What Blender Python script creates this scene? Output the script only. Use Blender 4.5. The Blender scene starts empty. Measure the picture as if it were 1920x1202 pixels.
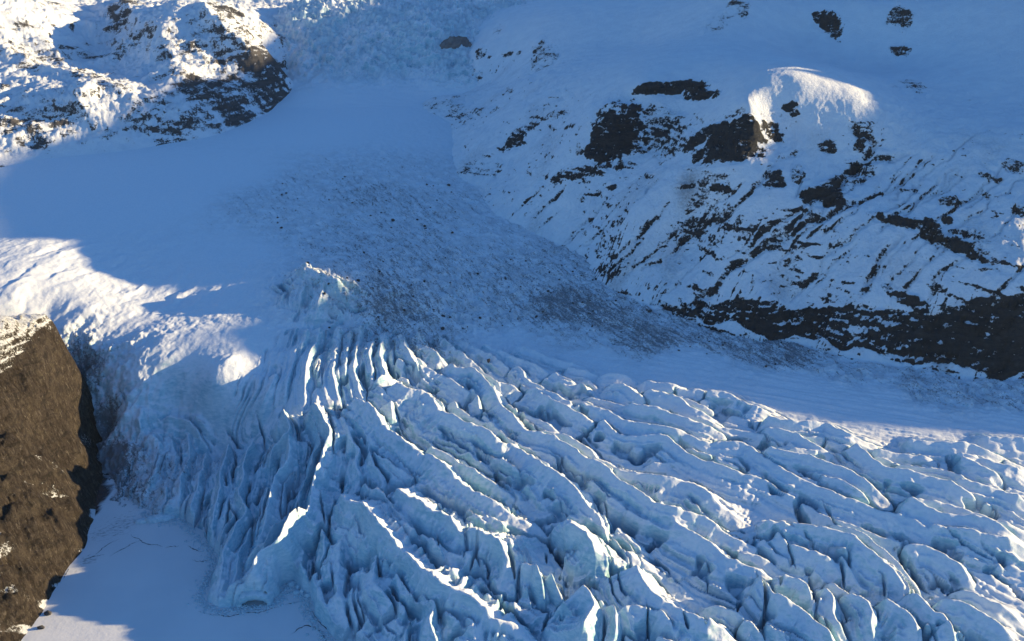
import bpy, math, random, time
import numpy as np
T0 = time.time()
sc = bpy.context.scene
COL = sc.collection
random.seed(7)

# ------------------------------------------------------------------ camera, sky, sun, exposure
CAM_H, PITCH, FPX = 300.0, math.radians(22.0), 1663.0
cam_d = bpy.data.cameras.new("camera")
cam = bpy.data.objects.new("camera", cam_d); COL.objects.link(cam)
cam.location = (0, 0, CAM_H)
cam.rotation_euler = (math.pi / 2 - PITCH, 0, 0)
cam_d.sensor_width = 36.0
cam_d.lens = 36.0 * FPX / 1920.0
cam_d.clip_start, cam_d.clip_end = 1.0, 20000.0
sc.camera = cam

SUN_EL, SUN_AZ = math.radians(12.0), math.radians(-10.0)     # azimuth measured from +X towards -Y
SUN_TO = np.array([math.cos(SUN_EL) * math.cos(SUN_AZ), -math.cos(SUN_EL) * math.sin(SUN_AZ), math.sin(SUN_EL)])
world = bpy.data.worlds.new("World"); sc.world = world; world.use_nodes = True
wn = world.node_tree.nodes; wl = world.node_tree.links; wn.clear()
sky = wn.new("ShaderNodeTexSky"); sky.sky_type = 'NISHITA'; sky.sun_disc = False
sky.sun_elevation = SUN_EL
sky.sun_rotation = math.radians(90) + SUN_AZ               # 0 = +Y, clockwise
sky.altitude = 600; sky.air_density = 1.0; sky.dust_density = 0.2; sky.ozone_density = 6.0
tint = wn.new("ShaderNodeMix"); tint.data_type = 'RGBA'; tint.blend_type = 'MULTIPLY'
tint.inputs[0].default_value = 1.0
tint.inputs[7].default_value = (0.86, 0.89, 0.86, 1)
bg = wn.new("ShaderNodeBackground"); bg.inputs[1].default_value = 0.125
wo = wn.new("ShaderNodeOutputWorld")
wl.new(sky.outputs[0], tint.inputs[6]); wl.new(tint.outputs[2], bg.inputs[0]); wl.new(bg.outputs[0], wo.inputs[0])

sun_d = bpy.data.lights.new("sun", 'SUN'); sun_d.energy = 5.0; sun_d.angle = math.radians(0.5)
sun_d.color = (1.0, 0.76, 0.40)
sun = bpy.data.objects.new("sun", sun_d); COL.objects.link(sun)
sun.rotation_euler = (math.pi / 2 - SUN_EL, 0, math.pi / 2 - SUN_AZ)
sun.location = (600, 0, 500)

vs = sc.view_settings
vs.view_transform = 'Standard'; vs.look = 'None'; vs.gamma = 1.0; vs.use_curve_mapping = False
vs.exposure = 1.1
sc.render.engine = 'CYCLES'
sc.cycles.use_denoising = True
sc.cycles.max_bounces = 6; sc.cycles.diffuse_bounces = 4; sc.cycles.glossy_bounces = 2

# ------------------------------------------------------------------ helpers: pixels of the photograph to rays
CP, SP = math.cos(PITCH), math.sin(PITCH)
F32 = np.float32

def ray(u, v):
    a = (np.asarray(u, float) - 960) / FPX; b = (601 - np.asarray(v, float)) / FPX
    return a, CP + SP * b, -SP + CP * b

def at(u, v, z):
    a, y, d = ray(u, v)
    t = (np.asarray(z, float) - CAM_H) / d
    return np.stack([a * t, y * t, np.broadcast_to(np.asarray(z, float), np.shape(t))], -1)

# ------------------------------------------------------------------ helpers: numeric terrain tools
_rng = np.random.RandomState(11)
_P = np.concatenate([_rng.permutation(1024)] * 2).astype(np.int32)
_A = _rng.rand(1024) * 2 * np.pi
_GX, _GY = np.cos(_A).astype(F32), np.sin(_A).astype(F32)

def perlin(x, y, seed=0):
    x = np.asarray(x, F32) + F32(seed * 17.31); y = np.asarray(y, F32) + F32(seed * 7.77)
    xf = np.floor(x); yf = np.floor(y)
    xi = xf.astype(np.int32); yi = yf.astype(np.int32)
    fx = x - xf; fy = y - yf
    u = fx * fx * fx * (fx * (fx * 6 - 15) + 10); v = fy * fy * fy * (fy * (fy * 6 - 15) + 10)
    x0 = xi & 1023; x1 = (xi + 1) & 1023; y0 = yi & 1023; y1 = (yi + 1) & 1023
    def g(ix, iy, dx, dy):
        h = _P[_P[ix] + iy]
        return _GX[h] * dx + _GY[h] * dy
    a = g(x0, y0, fx, fy); b = g(x1, y0, fx - 1, fy); c = g(x0, y1, fx, fy - 1); d = g(x1, y1, fx - 1, fy - 1)
    n = a + u * (b - a); m = c + u * (d - c)
    return (n + v * (m - n)) * F32(1.5)

def fbm(x, y, wl, octv=4, seed=0, gain=0.5, lac=2.07):
    r = np.zeros(np.shape(x), F32); amp = 1.0; f = 1.0 / wl
    for i in range(octv):
        r += F32(amp) * perlin(x * F32(f), y * F32(f), seed + i * 3.7); amp *= gain; f *= lac
    return r

def ridged(x, y, wl, octv=4, seed=0, gain=0.5, lac=2.07):
    r = np.zeros(np.shape(x), F32); amp = 1.0; f = 1.0 / wl; tot = 0
    for i in range(octv):
        n = 1 - np.abs(perlin(x * F32(f), y * F32(f), seed + i * 3.7)) * 1.6
        r += F32(amp) * n; tot += amp; amp *= gain; f *= lac
    return r / F32(tot)

def sstep(a, b, x):
    t = np.clip((x - a) / (b - a), 0, 1)
    return t * t * (3 - 2 * t)

class TPS:
    """thin plate spline z(x, y) through scattered 3-D points"""
    def __init__(self, pts, smooth=0.0, sc_=100.0):
        p = np.asarray(pts, float); self.s = sc_
        X = p[:, :2] / sc_; n = len(X); self.X = X
        K = self.k(((X[:, None] - X[None]) ** 2).sum(-1)) + smooth * np.eye(n)
        Pm = np.c_[np.ones(n), X]
        A = np.zeros((n + 3, n + 3)); A[:n, :n] = K; A[:n, n:] = Pm; A[n:, :n] = Pm.T
        b = np.zeros((n + 3, p.shape[1] - 2)); b[:n] = p[:, 2:]
        w = np.linalg.lstsq(A, b, rcond=None)[0]
        self.w = w[:, 0]
    @staticmethod
    def k(r2):
        return 0.5 * r2 * np.log(r2 + 1e-9)
    def __call__(self, x, y):
        x = np.asarray(x, float) / self.s; y = np.asarray(y, float) / self.s
        r = self.w[-3] + self.w[-2] * x + self.w[-1] * y
        for (px, py), w in zip(self.X, self.w[:-3]):
            r = r + w * self.k((x - px) ** 2 + (y - py) ** 2)
        return r

class Coarse:
    """a slow field sampled once on a regular grid, read back by cubic-ish bilinear lookup"""
    def __init__(self, fn, x0, x1, y0, y1, step):
        self.x0, self.y0, self.st = x0, y0, step
        nx = int((x1 - x0) / step) + 2; ny = int((y1 - y0) / step) + 2
        gx, gy = np.meshgrid(x0 + np.arange(nx) * step, y0 + np.arange(ny) * step)
        self.g = np.asarray(fn(gx, gy), float)
        self.nx, self.ny = nx, ny
    def __call__(self, x, y):
        fx = np.clip((np.asarray(x) - self.x0) / self.st, 0, self.nx - 1.001)
        fy = np.clip((np.asarray(y) - self.y0) / self.st, 0, self.ny - 1.001)
        i = fx.astype(int); j = fy.astype(int); a = fx - i; b = fy - j
        def w4(t):
            return (-.5*t+t*t-.5*t**3, 1-2.5*t*t+1.5*t**3, .5*t+2*t*t-1.5*t**3, -.5*t*t+.5*t**3)
        wa, wb = w4(a), w4(b); r = 0
        for m in range(4):
            jj = np.clip(j + m - 1, 0, self.ny - 1); row = 0
            for n in range(4):
                row = row + wa[n] * self.g[jj, np.clip(i + n - 1, 0, self.nx - 1)]
            r = r + wb[m] * row
        return r

def catmull(p, n=6):
    p = np.asarray(p, float); out = []
    q = np.vstack([2 * p[0] - p[1], p, 2 * p[-1] - p[-2]])
    for i in range(1, len(q) - 2):
        a, b, c, d = q[i - 1], q[i], q[i + 1], q[i + 2]
        for k in range(n):
            t = k / n
            out.append(0.5 * (2 * b + (c - a) * t + (2 * a - 5 * b + 4 * c - d) * t * t + (3 * b - a - 3 * c + d) * t ** 3))
    out.append(p[-1])
    return np.array(out)

def poly_dist(x, y, line, reach):
    """indices of points within reach of a polyline, with signed distance (right of travel +) and arclength fraction, length"""
    line = np.asarray(line)[:, :2]
    lo = line.min(0) - reach; hi = line.max(0) + reach
    idx = np.nonzero((x > lo[0]) & (x < hi[0]) & (y > lo[1]) & (y < hi[1]))[0]
    if len(idx) == 0: return idx, None, None, 0
    px, py = x[idx], y[idx]
    best = np.full(len(idx), 1e9, F32); sd = np.zeros(len(idx), F32); tt = np.zeros(len(idx), F32)
    seg = np.diff(line, axis=0); L = np.hypot(seg[:, 0], seg[:, 1]); cum = np.r_[0, np.cumsum(L)]
    for i in range(len(seg)):
        if L[i] < 1e-6: continue
        dx, dy = seg[i] / L[i]
        rx = px - line[i, 0]; ry = py - line[i, 1]
        t = np.clip(rx * dx + ry * dy, 0, L[i])
        ex = rx - t * dx; ey = ry - t * dy
        d = ex * ex + ey * ey
        m = d < best
        best = np.where(m, d, best)
        sd = np.where(m, np.sign(rx * dy - ry * dx), sd)
        tt = np.where(m, t + cum[i], tt)
    d = np.sqrt(best)
    k = d < reach
    return idx[k], (d * np.where(sd == 0, 1, sd))[k], tt[k], cum[-1]

def in_poly(x, y, poly):
    poly = np.asarray(poly); r = np.zeros(np.shape(x), bool)
    n = len(poly); j = n - 1
    for i in range(n):
        xi, yi = poly[i, 0], poly[i, 1]; xj, yj = poly[j, 0], poly[j, 1]
        c = ((yi > y) != (yj > y)) & (x < (xj - xi) * (y - yi) / (yj - yi + 1e-12) + xi)
        r ^= c; j = i
    return r

def shepard(x, y, px, py, vals, p=2.2, soft=12.0):
    """inverse distance blend of parameter vectors"""
    num = [0.0] * vals.shape[1]; den = 0.0
    for i in range(len(px)):
        w = 1.0 / ((x - px[i]) ** 2 + (y - py[i]) ** 2 + soft * soft) ** p
        den = den + w
        for k in range(vals.shape[1]): num[k] = num[k] + w * vals[i, k]
    return [n / den for n in num]

# ------------------------------------------------------------------ helpers: meshes
def tag(o, label=None, cat=None, group=None, kind=None):
    if label: o['label'] = label
    if cat: o['category'] = cat
    if group: o['group'] = group
    if kind: o['kind'] = kind
    return o

def mesh_obj(name, co, quads, mat, attrs=None, smooth=True, parent=None):
    me = bpy.data.meshes.new(name)
    nv, nf = len(co), len(quads)
    me.vertices.add(nv); me.vertices.foreach_set("co", np.ascontiguousarray(co, F32).ravel())
    k = quads.shape[1]
    me.loops.add(nf * k); me.loops.foreach_set("vertex_index", np.ascontiguousarray(quads, np.int32).ravel())
    me.polygons.add(nf)
    me.polygons.foreach_set("loop_start", np.arange(0, nf * k, k, dtype=np.int32))
    me.polygons.foreach_set("loop_total", np.full(nf, k, np.int32))
    me.update(calc_edges=True)
    if smooth: me.polygons.foreach_set("use_smooth", np.ones(nf, bool))
    for an, av in (attrs or {}).items():
        at_ = me.attributes.new(an, 'FLOAT', 'POINT'); at_.data.foreach_set("value", np.ascontiguousarray(av, F32).ravel())
    if mat: me.materials.append(mat)
    o = bpy.data.objects.new(name, me); COL.objects.link(o)
    if parent: o.parent = parent
    return o

def grid_quads(nr, nc):
    i = np.arange(nr - 1)[:, None] * nc + np.arange(nc - 1)[None]
    i = i.ravel()
    return np.stack([i, i + 1, i + nc + 1, i + nc], 1)

def keep_faces(co, quads, attrs, mask):
    q = quads[mask]; used = np.zeros(len(co), bool); used[q.ravel()] = True
    remap = np.cumsum(used) - 1
    return co[used], remap[q], {k: v[used] for k, v in attrs.items()}

def polar_rows(th, r0, r1, nrows, hfun=None, k=0.42, fine=1500, power=1.0):
    """rows of radii per azimuth; spacing grows with distance and tightens where the ground is steep"""
    rr = r0 * (r1 / r0) ** np.linspace(0, 1, fine)
    if hfun is None:
        r = np.interp(np.linspace(0, 1, nrows), np.linspace(0, 1, fine), rr)
        return np.repeat(r[:, None], len(th), 1)
    out = np.empty((nrows, len(th)))
    X = rr[:, None] * np.sin(th)[None]; Y = rr[:, None] * np.cos(th)[None]
    Z = hfun(X, Y)
    dr = np.diff(rr)[:, None]; dz = np.diff(Z, axis=0); rm = rr[:-1, None] ** power
    dl = np.sqrt((k * dr) ** 2 + dz ** 2) / rm
    dl += dl.mean(0, keepdims=True) * 0.15
    # blur the metric across neighbouring columns so that rows stay smooth
    ker = np.ones(25) / 25.0
    pad = np.pad(dl, ((0, 0), (12, 12)), mode='edge')
    dl = np.apply_along_axis(lambda a: np.convolve(a, ker, 'valid'), 1, pad)
    cum = np.vstack([np.zeros((1, len(th))), np.cumsum(dl, 0)]); cum /= cum[-1]
    t = np.linspace(0, 1, nrows)
    for c in range(len(th)): out[:, c] = np.interp(t, cum[:, c], rr)
    return out

exec_time = lambda s: print("  [%5.1fs] %s" % (time.time() - T0, s))

# ------------------------------------------------------------------ materials
def new_mat(name):
    m = bpy.data.materials.new(name); m.use_nodes = True
    nt = m.node_tree; nt.nodes.clear()
    out = nt.nodes.new("ShaderNodeOutputMaterial"); b = nt.nodes.new("ShaderNodeBsdfPrincipled")
    nt.links.new(b.outputs[0], out.inputs[0])
    return m, nt, b

class NT:
    def __init__(s, nt): s.nt = nt
    def lnk(s, v, sock):
        if isinstance(v, bpy.types.NodeSocket): s.nt.links.new(v, sock)
        else: sock.default_value = v
    def n(s, t): return s.nt.nodes.new(t)
    def math(s, op, a, b=0.0, clamp=False):
        n = s.n("ShaderNodeMath"); n.operation = op; n.use_clamp = clamp; s.lnk(a, n.inputs[0]); s.lnk(b, n.inputs[1]); return n.outputs[0]
    def mix(s, f, a, b, blend='MIX'):
        n = s.n("ShaderNodeMix"); n.data_type = 'RGBA'; n.blend_type = blend
        s.lnk(f, n.inputs[0]); s.lnk(a, n.inputs[6]); s.lnk(b, n.inputs[7]); return n.outputs[2]
    def ramp(s, x, a, b, lo=0.0, hi=1.0):
        n = s.n("ShaderNodeMapRange"); n.interpolation_type = 'SMOOTHSTEP'
        s.lnk(x, n.inputs[0]); n.inputs[1].default_value = a; n.inputs[2].default_value = b
        n.inputs[3].default_value = lo; n.inputs[4].default_value = hi; return n.outputs[0]
    def pos(s):
        return s.n("ShaderNodeNewGeometry").outputs['Position']
    def scale(s, v, sx, sy, sz, rot=0.0):
        n = s.n("ShaderNodeMapping"); n.vector_type = 'TEXTURE'; s.lnk(v, n.inputs[0]); n.inputs[3].default_value = (1 / sx, 1 / sy, 1 / sz); n.inputs[2].default_value = (0, 0, rot); return n.outputs[0]
    def noise(s, v, sc_, det=6, rough=0.55, dist=0.0):
        n = s.n("ShaderNodeTexNoise"); s.lnk(v, n.inputs['Vector']); n.inputs['Scale'].default_value = sc_
        n.inputs['Detail'].default_value = det; n.inputs['Roughness'].default_value = rough; n.inputs['Distortion'].default_value = dist
        return n.outputs[0]
    def attr(s, name):
        n = s.n("ShaderNodeAttribute"); n.attribute_name = name; return n.outputs['Fac']
    def nz(s):
        n = s.n("ShaderNodeSeparateXYZ"); s.lnk(s.n("ShaderNodeNewGeometry").outputs['Normal'], n.inputs[0]); return n.outputs[2]
    def bump(s, h, dist, strength=1.0):
        n = s.n("ShaderNodeBump"); s.lnk(h, n.inputs['Height']); n.inputs['Distance'].default_value = dist; n.inputs['Strength'].default_value = strength; return n.outputs[0]

def rgb(r, g, b): return (r, g, b, 1.0)
SNOW = rgb(0.80, 0.83, 0.87)
ICE = rgb(0.24, 0.47, 0.57)
DEEP = rgb(0.04, 0.15, 0.25)  # clear blue ice of the depths, darkened so grooves look more deeply shaded

def glacier_mat():
    m, nt, b = new_mat("glacier_ice_and_snow"); t = NT(nt)
    p = t.pos(); nz = t.nz()
    n1 = t.noise(p, 0.05, 5); n2 = t.noise(p, 0.6, 4); n3 = t.noise(t.scale(p, 1, 1, 3.0), 0.25, 6, 0.65)
    steep = t.math('ADD', nz, t.math('MULTIPLY', t.math('SUBTRACT', n3, 0.5), 0.35))
    icef = t.ramp(steep, 0.86, 0.50)
    icef = t.math('MULTIPLY', icef, t.ramp(n1, 0.25, 0.6, 0.45, 1.0))
    icef = t.math('MAXIMUM', icef, t.attr('ice'))
    icec = t.mix(t.ramp(n3, 0.3, 0.7), ICE, rgb(0.50, 0.66, 0.72))
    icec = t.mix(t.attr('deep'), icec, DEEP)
    snowc = t.mix(t.ramp(n2, 0.3, 0.75), SNOW, rgb(0.72, 0.77, 0.83))
    c = t.mix(icef, snowc, icec)
    # dirty melt bands on steep ice
    dn = t.noise(t.scale(p, 1, 1, 0.35), 0.16, 7, 0.7)
    dirt = t.math('MULTIPLY', t.ramp(dn, 0.60, 0.76), t.ramp(nz, 0.95, 0.7))
    c = t.mix(t.math('MULTIPLY', dirt, 0.45), c, rgb(0.16, 0.17, 0.18))
    # rock debris: grains and streaks through the snow
    g1 = t.noise(p, 0.75, 8, 0.8); g2 = t.noise(t.scale(p, 0.28, 1.3, 1.0, -1.05), 0.22, 7, 0.72, 0.6)
    gg = t.math('ADD', t.math('MULTIPLY', g1, 0.55), t.math('MULTIPLY', g2, 0.45))
    deb = t.attr('debris')
    thr = t.math('SUBTRACT', 0.640, t.math('MULTIPLY', deb, 0.24))
    df = t.ramp(t.math('SUBTRACT', gg, thr), -0.02, 0.05)
    df = t.math('MULTIPLY', df, t.ramp(deb, 0.02, 0.12))
    c = t.mix(t.math('MULTIPLY', df, 0.85), c, t.mix(n2, rgb(0.05, 0.054, 0.062), rgb(0.12, 0.122, 0.13)))
    dst = t.math('MULTIPLY', t.ramp(t.noise(p, 0.09, 7, 0.7), 0.35, 0.65), t.math('MULTIPLY', deb, 0.72), True)
    c = t.mix(dst, c, rgb(0.24, 0.25, 0.27))
    nt.links.new(c, b.inputs['Base Color'])
    nt.links.new(t.math('SUBTRACT', 0.78, t.math('MULTIPLY', icef, 0.30)), b.inputs['Roughness'])
    b.inputs['Specular IOR Level'].default_value = 0.25
    hh = t.math('ADD', t.math('MULTIPLY', t.noise(p, 0.45, 8, 0.62), 1.0), t.math('MULTIPLY', df, 0.25))
    nt.links.new(t.bump(hh, 0.5, 0.6), b.inputs['Normal'])
    return m

def rock_snow_mat(name, rock_a, rock_b, dip=0.0, bump=2.0, snow_bias=0.0, strata=1.0):
    m, nt, b = new_mat(name); t = NT(nt)
    p = t.pos(); nz = t.nz(); rk = t.attr('rock')
    n1 = t.noise(p, 0.06, 8, 0.68); n2 = t.noise(t.scale(p, 1, 1, 5.0), 0.05, 8, 0.7); n3 = t.noise(p, 0.5, 6, 0.7)
    mixn = t.math('ADD', t.math('MULTIPLY', n1, 0.35), t.math('ADD', t.math('MULTIPLY', n2, 0.30), t.math('MULTIPLY', n3, 0.35)))
    # snow stays where the ground is flat enough and the rock attribute is low
    amp = t.math('ADD', 1.5, t.math('ADD', t.math('MULTIPLY', t.attr('scree'), 2.2), t.math('MAXIMUM', t.math('MULTIPLY', t.math('MULTIPLY', rk, t.math('SUBTRACT', 1.0, rk)), 6.0), 0.0)))
    v = t.math('ADD', t.math('MULTIPLY', rk, 0.75), t.math('MULTIPLY', t.math('SUBTRACT', mixn, 0.5), amp))
    v = t.math('ADD', v, t.math('MULTIPLY', t.ramp(nz, 0.85, 0.45), 0.42 + snow_bias))
    rf = t.ramp(v, 0.40, 0.52)
    rc = t.mix(t.ramp(n2, 0.35, 0.65), rock_a, rock_b)
    rc = t.mix(t.math('MULTIPLY', t.ramp(n3, 0.5, 0.8), 0.5), rc, rgb(0.10, 0.10, 0.11))
    sn = t.mix(t.ramp(n1, 0.3, 0.7), SNOW, rgb(0.72, 0.76, 0.82))
    # thin grey scree dusting
    dust = t.math('MULTIPLY', t.ramp(t.math('ADD', t.math('MULTIPLY', n3, 0.6), t.math('MULTIPLY', t.attr('scree'), 0.5)), 0.45, 0.85), t.attr('scree'))
    sn = t.mix(t.math('MULTIPLY', dust, 0.85), sn, rgb(0.18, 0.18, 0.19))
    nt.links.new(t.mix(rf, sn, rc), b.inputs['Base Color'])
    b.inputs['Roughness'].default_value = 0.85
    b.inputs['Specular IOR Level'].default_value = 0.15
    hh = t.math('ADD', t.math('MULTIPLY', n3, 0.7), t.math('ADD', t.math('MULTIPLY', rf, t.math('MULTIPLY', n2, 1.4)), t.math('MULTIPLY', n1, 0.8)))
    nt.links.new(t.bump(hh, bump, 0.8), b.inputs['Normal'])
    return m

def brown_mat():
    m, nt, b = new_mat("brown_cliff_ground"); t = NT(nt)
    p = t.pos(); nz = t.nz()
    fl = t.noise(t.scale(p, 0.2, 1.0, 0.5, -0.72), 0.45, 9, 0.75, 0.8)
    n1 = t.noise(p, 0.10, 9, 0.78); n2 = t.noise(p, 0.9, 8, 0.8); n3 = t.noise(t.scale(p, 1, 1, 4.0), 0.10, 7, 0.7)
    c = t.mix(t.ramp(fl, 0.40, 0.60), rgb(0.0298, 0.0232, 0.0190), rgb(0.0684, 0.0550, 0.0446))
    c = t.mix(t.math('MULTIPLY', t.ramp(n1, 0.50, 0.60), 0.75), c, rgb(0.0805, 0.0655, 0.0496))
    c = t.mix(t.math('MULTIPLY', t.ramp(n3, 0.48, 0.62), 0.75), c, rgb(0.0210, 0.0182, 0.0162))
    c = t.mix(t.ramp(t.math('ADD', t.math('MULTIPLY', n2, 0.6), t.math('MULTIPLY', n1, 0.4)), 0.56, 0.66, 0.0, 0.55), c, rgb(0.1275, 0.1143, 0.0892))
    c = t.mix(t.ramp(n2, 0.44, 0.26, 0.0, 0.45), c, rgb(0.0124, 0.0104, 0.0087))
    st = t.noise(t.scale(p, 0.13, 1.0, 0.35, -0.72), 0.8, 8, 0.8, 0.5)
    c = t.mix(t.ramp(st, 0.54, 0.66, 0.0, 0.7), c, rgb(0.2043, 0.1764, 0.1487))
    c = t.mix(t.ramp(st, 0.46, 0.36, 0.0, 0.35), c, rgb(0.0195, 0.0160, 0.0137))
    sn = t.attr('snow')
    v = t.math('ADD', sn, t.math('MULTIPLY', t.math('SUBTRACT', t.math('ADD', t.math('MULTIPLY', n2, 0.6), t.math('MULTIPLY', n1, 0.4)), 0.5), 2.2))
    v = t.math('ADD', v, t.math('MULTIPLY', t.ramp(nz, 0.85, 0.5), -0.22))
    c = t.mix(t.ramp(v, 0.42, 0.6), c, SNOW)
    nt.links.new(c, b.inputs['Base Color'])
    b.inputs['Roughness'].default_value = 0.95; b.inputs['Specular IOR Level'].default_value = 0.1
    hh = t.math('ADD', t.math('MULTIPLY', n2, 1.3), t.math('ADD', t.math('MULTIPLY', fl, 1.4), t.math('MULTIPLY', n1, 2.0)))
    nt.links.new(t.bump(hh, 1.5, 0.9), b.inputs['Normal'])
    return m

def lake_mat():
    m, nt, b = new_mat("frozen_lake_snow"); t = NT(nt)
    p = t.pos()
    n1 = t.noise(p, 0.03, 6); n2 = t.noise(t.scale(p, 1.0, 2.0, 1, 0.3), 0.35, 7, 0.7)
    c = t.mix(t.ramp(n1, 0.3, 0.7), rgb(0.74, 0.75, 0.77), rgb(0.68, 0.70, 0.73))
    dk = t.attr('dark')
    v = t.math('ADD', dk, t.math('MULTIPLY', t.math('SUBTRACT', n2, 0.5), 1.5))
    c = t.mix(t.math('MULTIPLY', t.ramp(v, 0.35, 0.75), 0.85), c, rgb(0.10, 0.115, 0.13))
    wt = t.attr('water')
    c = t.mix(wt, c, rgb(0.012, 0.016, 0.024))
    nt.links.new(c, b.inputs['Base Color'])
    nt.links.new(t.math('SUBTRACT', 0.85, t.math('MULTIPLY', wt, 0.6)), b.inputs['Roughness'])
    b.inputs['Specular IOR Level'].default_value = 0.2
    nt.links.new(t.bump(t.noise(p, 0.5, 6), 0.25, 0.5), b.inputs['Normal'])
    return m

def plain_mat(name, ca, cb, scale_=0.6, rough=0.85, bump=0.5):
    m, nt, b = new_mat(name); t = NT(nt); p = t.pos()
    n = t.noise(p, scale_, 7, 0.7)
    nt.links.new(t.mix(t.ramp(n, 0.3, 0.7), ca, cb), b.inputs['Base Color'])
    b.inputs['Roughness'].default_value = rough; b.inputs['Specular IOR Level'].default_value = 0.2
    nt.links.new(t.bump(n, bump, 0.7), b.inputs['Normal'])
    return m

M_GLAC = glacier_mat()
M_ROCK = rock_snow_mat("dark_rock_and_snow", rgb(0.014, 0.016, 0.021), rgb(0.034, 0.035, 0.040))
M_LEFT = rock_snow_mat("grey_rock_and_snow", rgb(0.040, 0.041, 0.046), rgb(0.085, 0.08, 0.082))
M_BROWN = brown_mat()
M_LAKE = lake_mat()
M_BOULDER = plain_mat("dark_boulder_rock", rgb(0.035, 0.035, 0.038), rgb(0.085, 0.08, 0.078), 1.2)
M_BLOCK = plain_mat("pale_broken_ice", rgb(0.42, 0.60, 0.68), rgb(0.72, 0.80, 0.85), 0.5)
M_CRACK = plain_mat("dark_lead_in_ice", rgb(0.05, 0.06, 0.075), rgb(0.10, 0.12, 0.14), 0.5)

# ------------------------------------------------------------------ glacier: base surface
GLAC = [  # (u, v, z): where the photograph shows the ice, and how high it lies above the lake
 (450,1060,3),(500,960,6),(600,1100,6),(650,1190,5),(430,930,4),(360,930,3),(300,900,4),(450,860,9),(520,870,15),(400,840,8),(600,950,10),(350,820,10),(350,960,3),(540,1000,6),
 (700,900,23),(760,1000,18),(900,1100,16),(1000,1190,13),(1200,1150,16),(1400,1190,14),(1700,1190,14),(1900,1190,16),
 (800,760,35),(650,760,37),(560,780,36),(590,850,24),(1000,850,29),(1000,720,37),(1300,1000,25),(1600,1000,26),(1900,1000,27),(1200,760,39),(1500,800,37),(1900,850,35),
 (1900,760,41),(1600,700,41),(1300,640,46),(1750,730,41),(1450,670,43),
 (740,590,60),(700,690,44),(665,545,72),(610,515,79),(565,490,77),(620,650,49),(480,690,46),(400,720,42),(320,760,26),(300,690,46),(350,610,59),(470,585,63),(250,640,54),
 (520,440,80),(0,465,88),(240,465,81),(0,560,74),(150,565,68.5),(150,600,61),(300,525,69),(430,515,72),(100,600,60),(-150,600,64),
 (0,330,100),(200,300,104),(400,250,112),(560,190,124),(700,180,126),(850,190,122),(900,230,112),(840,340,91),(700,300,101),(500,330,97),
 (450,400,88),(640,400,85),(800,420,79),(1000,470,67),(1100,500,61),(1200,575,52),(1290,608,48),(1000,600,47),(860,610,49),(850,520,63),(1100,570,52),
 (120,618,58),(130,645,50),(150,700,36),(200,800,12),(190,900,-2),(175,960,-4),(215,690,43),(235,750,32),(245,800,21),(260,850,11),(180,650,49),(170,760,22),(200,740,29),(250,560,64.5),(200,610,57.5),(300,600,59),(100,530,77),(350,510,72),(200,510,75),(420,560,66),(250,610,57.5),(350,560,64),
 (2150,760,40),(2150,1000,26),(2150,1250,12),(-250,380,96),(-250,470,84)]
gp = [at(u, v, z) for u, v, z in GLAC]
gp += [np.array(p, float) for p in [(0,200,5),(200,150,6),(-120,280,-2),(-260,440,-6),(-420,1200,112),(0,1500,130),(-250,1600,128),(300,800,30),(500,420,32),(-520,520,75)]]
g_tps = TPS(np.array(gp), 0.0005)
g_base = Coarse(lambda x, y: g_tps(x, y), -900, 700, 120, 1700, 6.0)

def project_line(px, base, H, n=5):
    """pixel polyline to world, at the base surface plus H"""
    px = catmull(px, n)
    z = np.full(len(px), 30.0)
    for _ in range(12):
        w = at(px[:, 0], px[:, 1], z); z = 0.5 * z + 0.5 * (base(w[:, 0], w[:, 1]) + H)
    return at(px[:, 0], px[:, 1], z)

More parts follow.
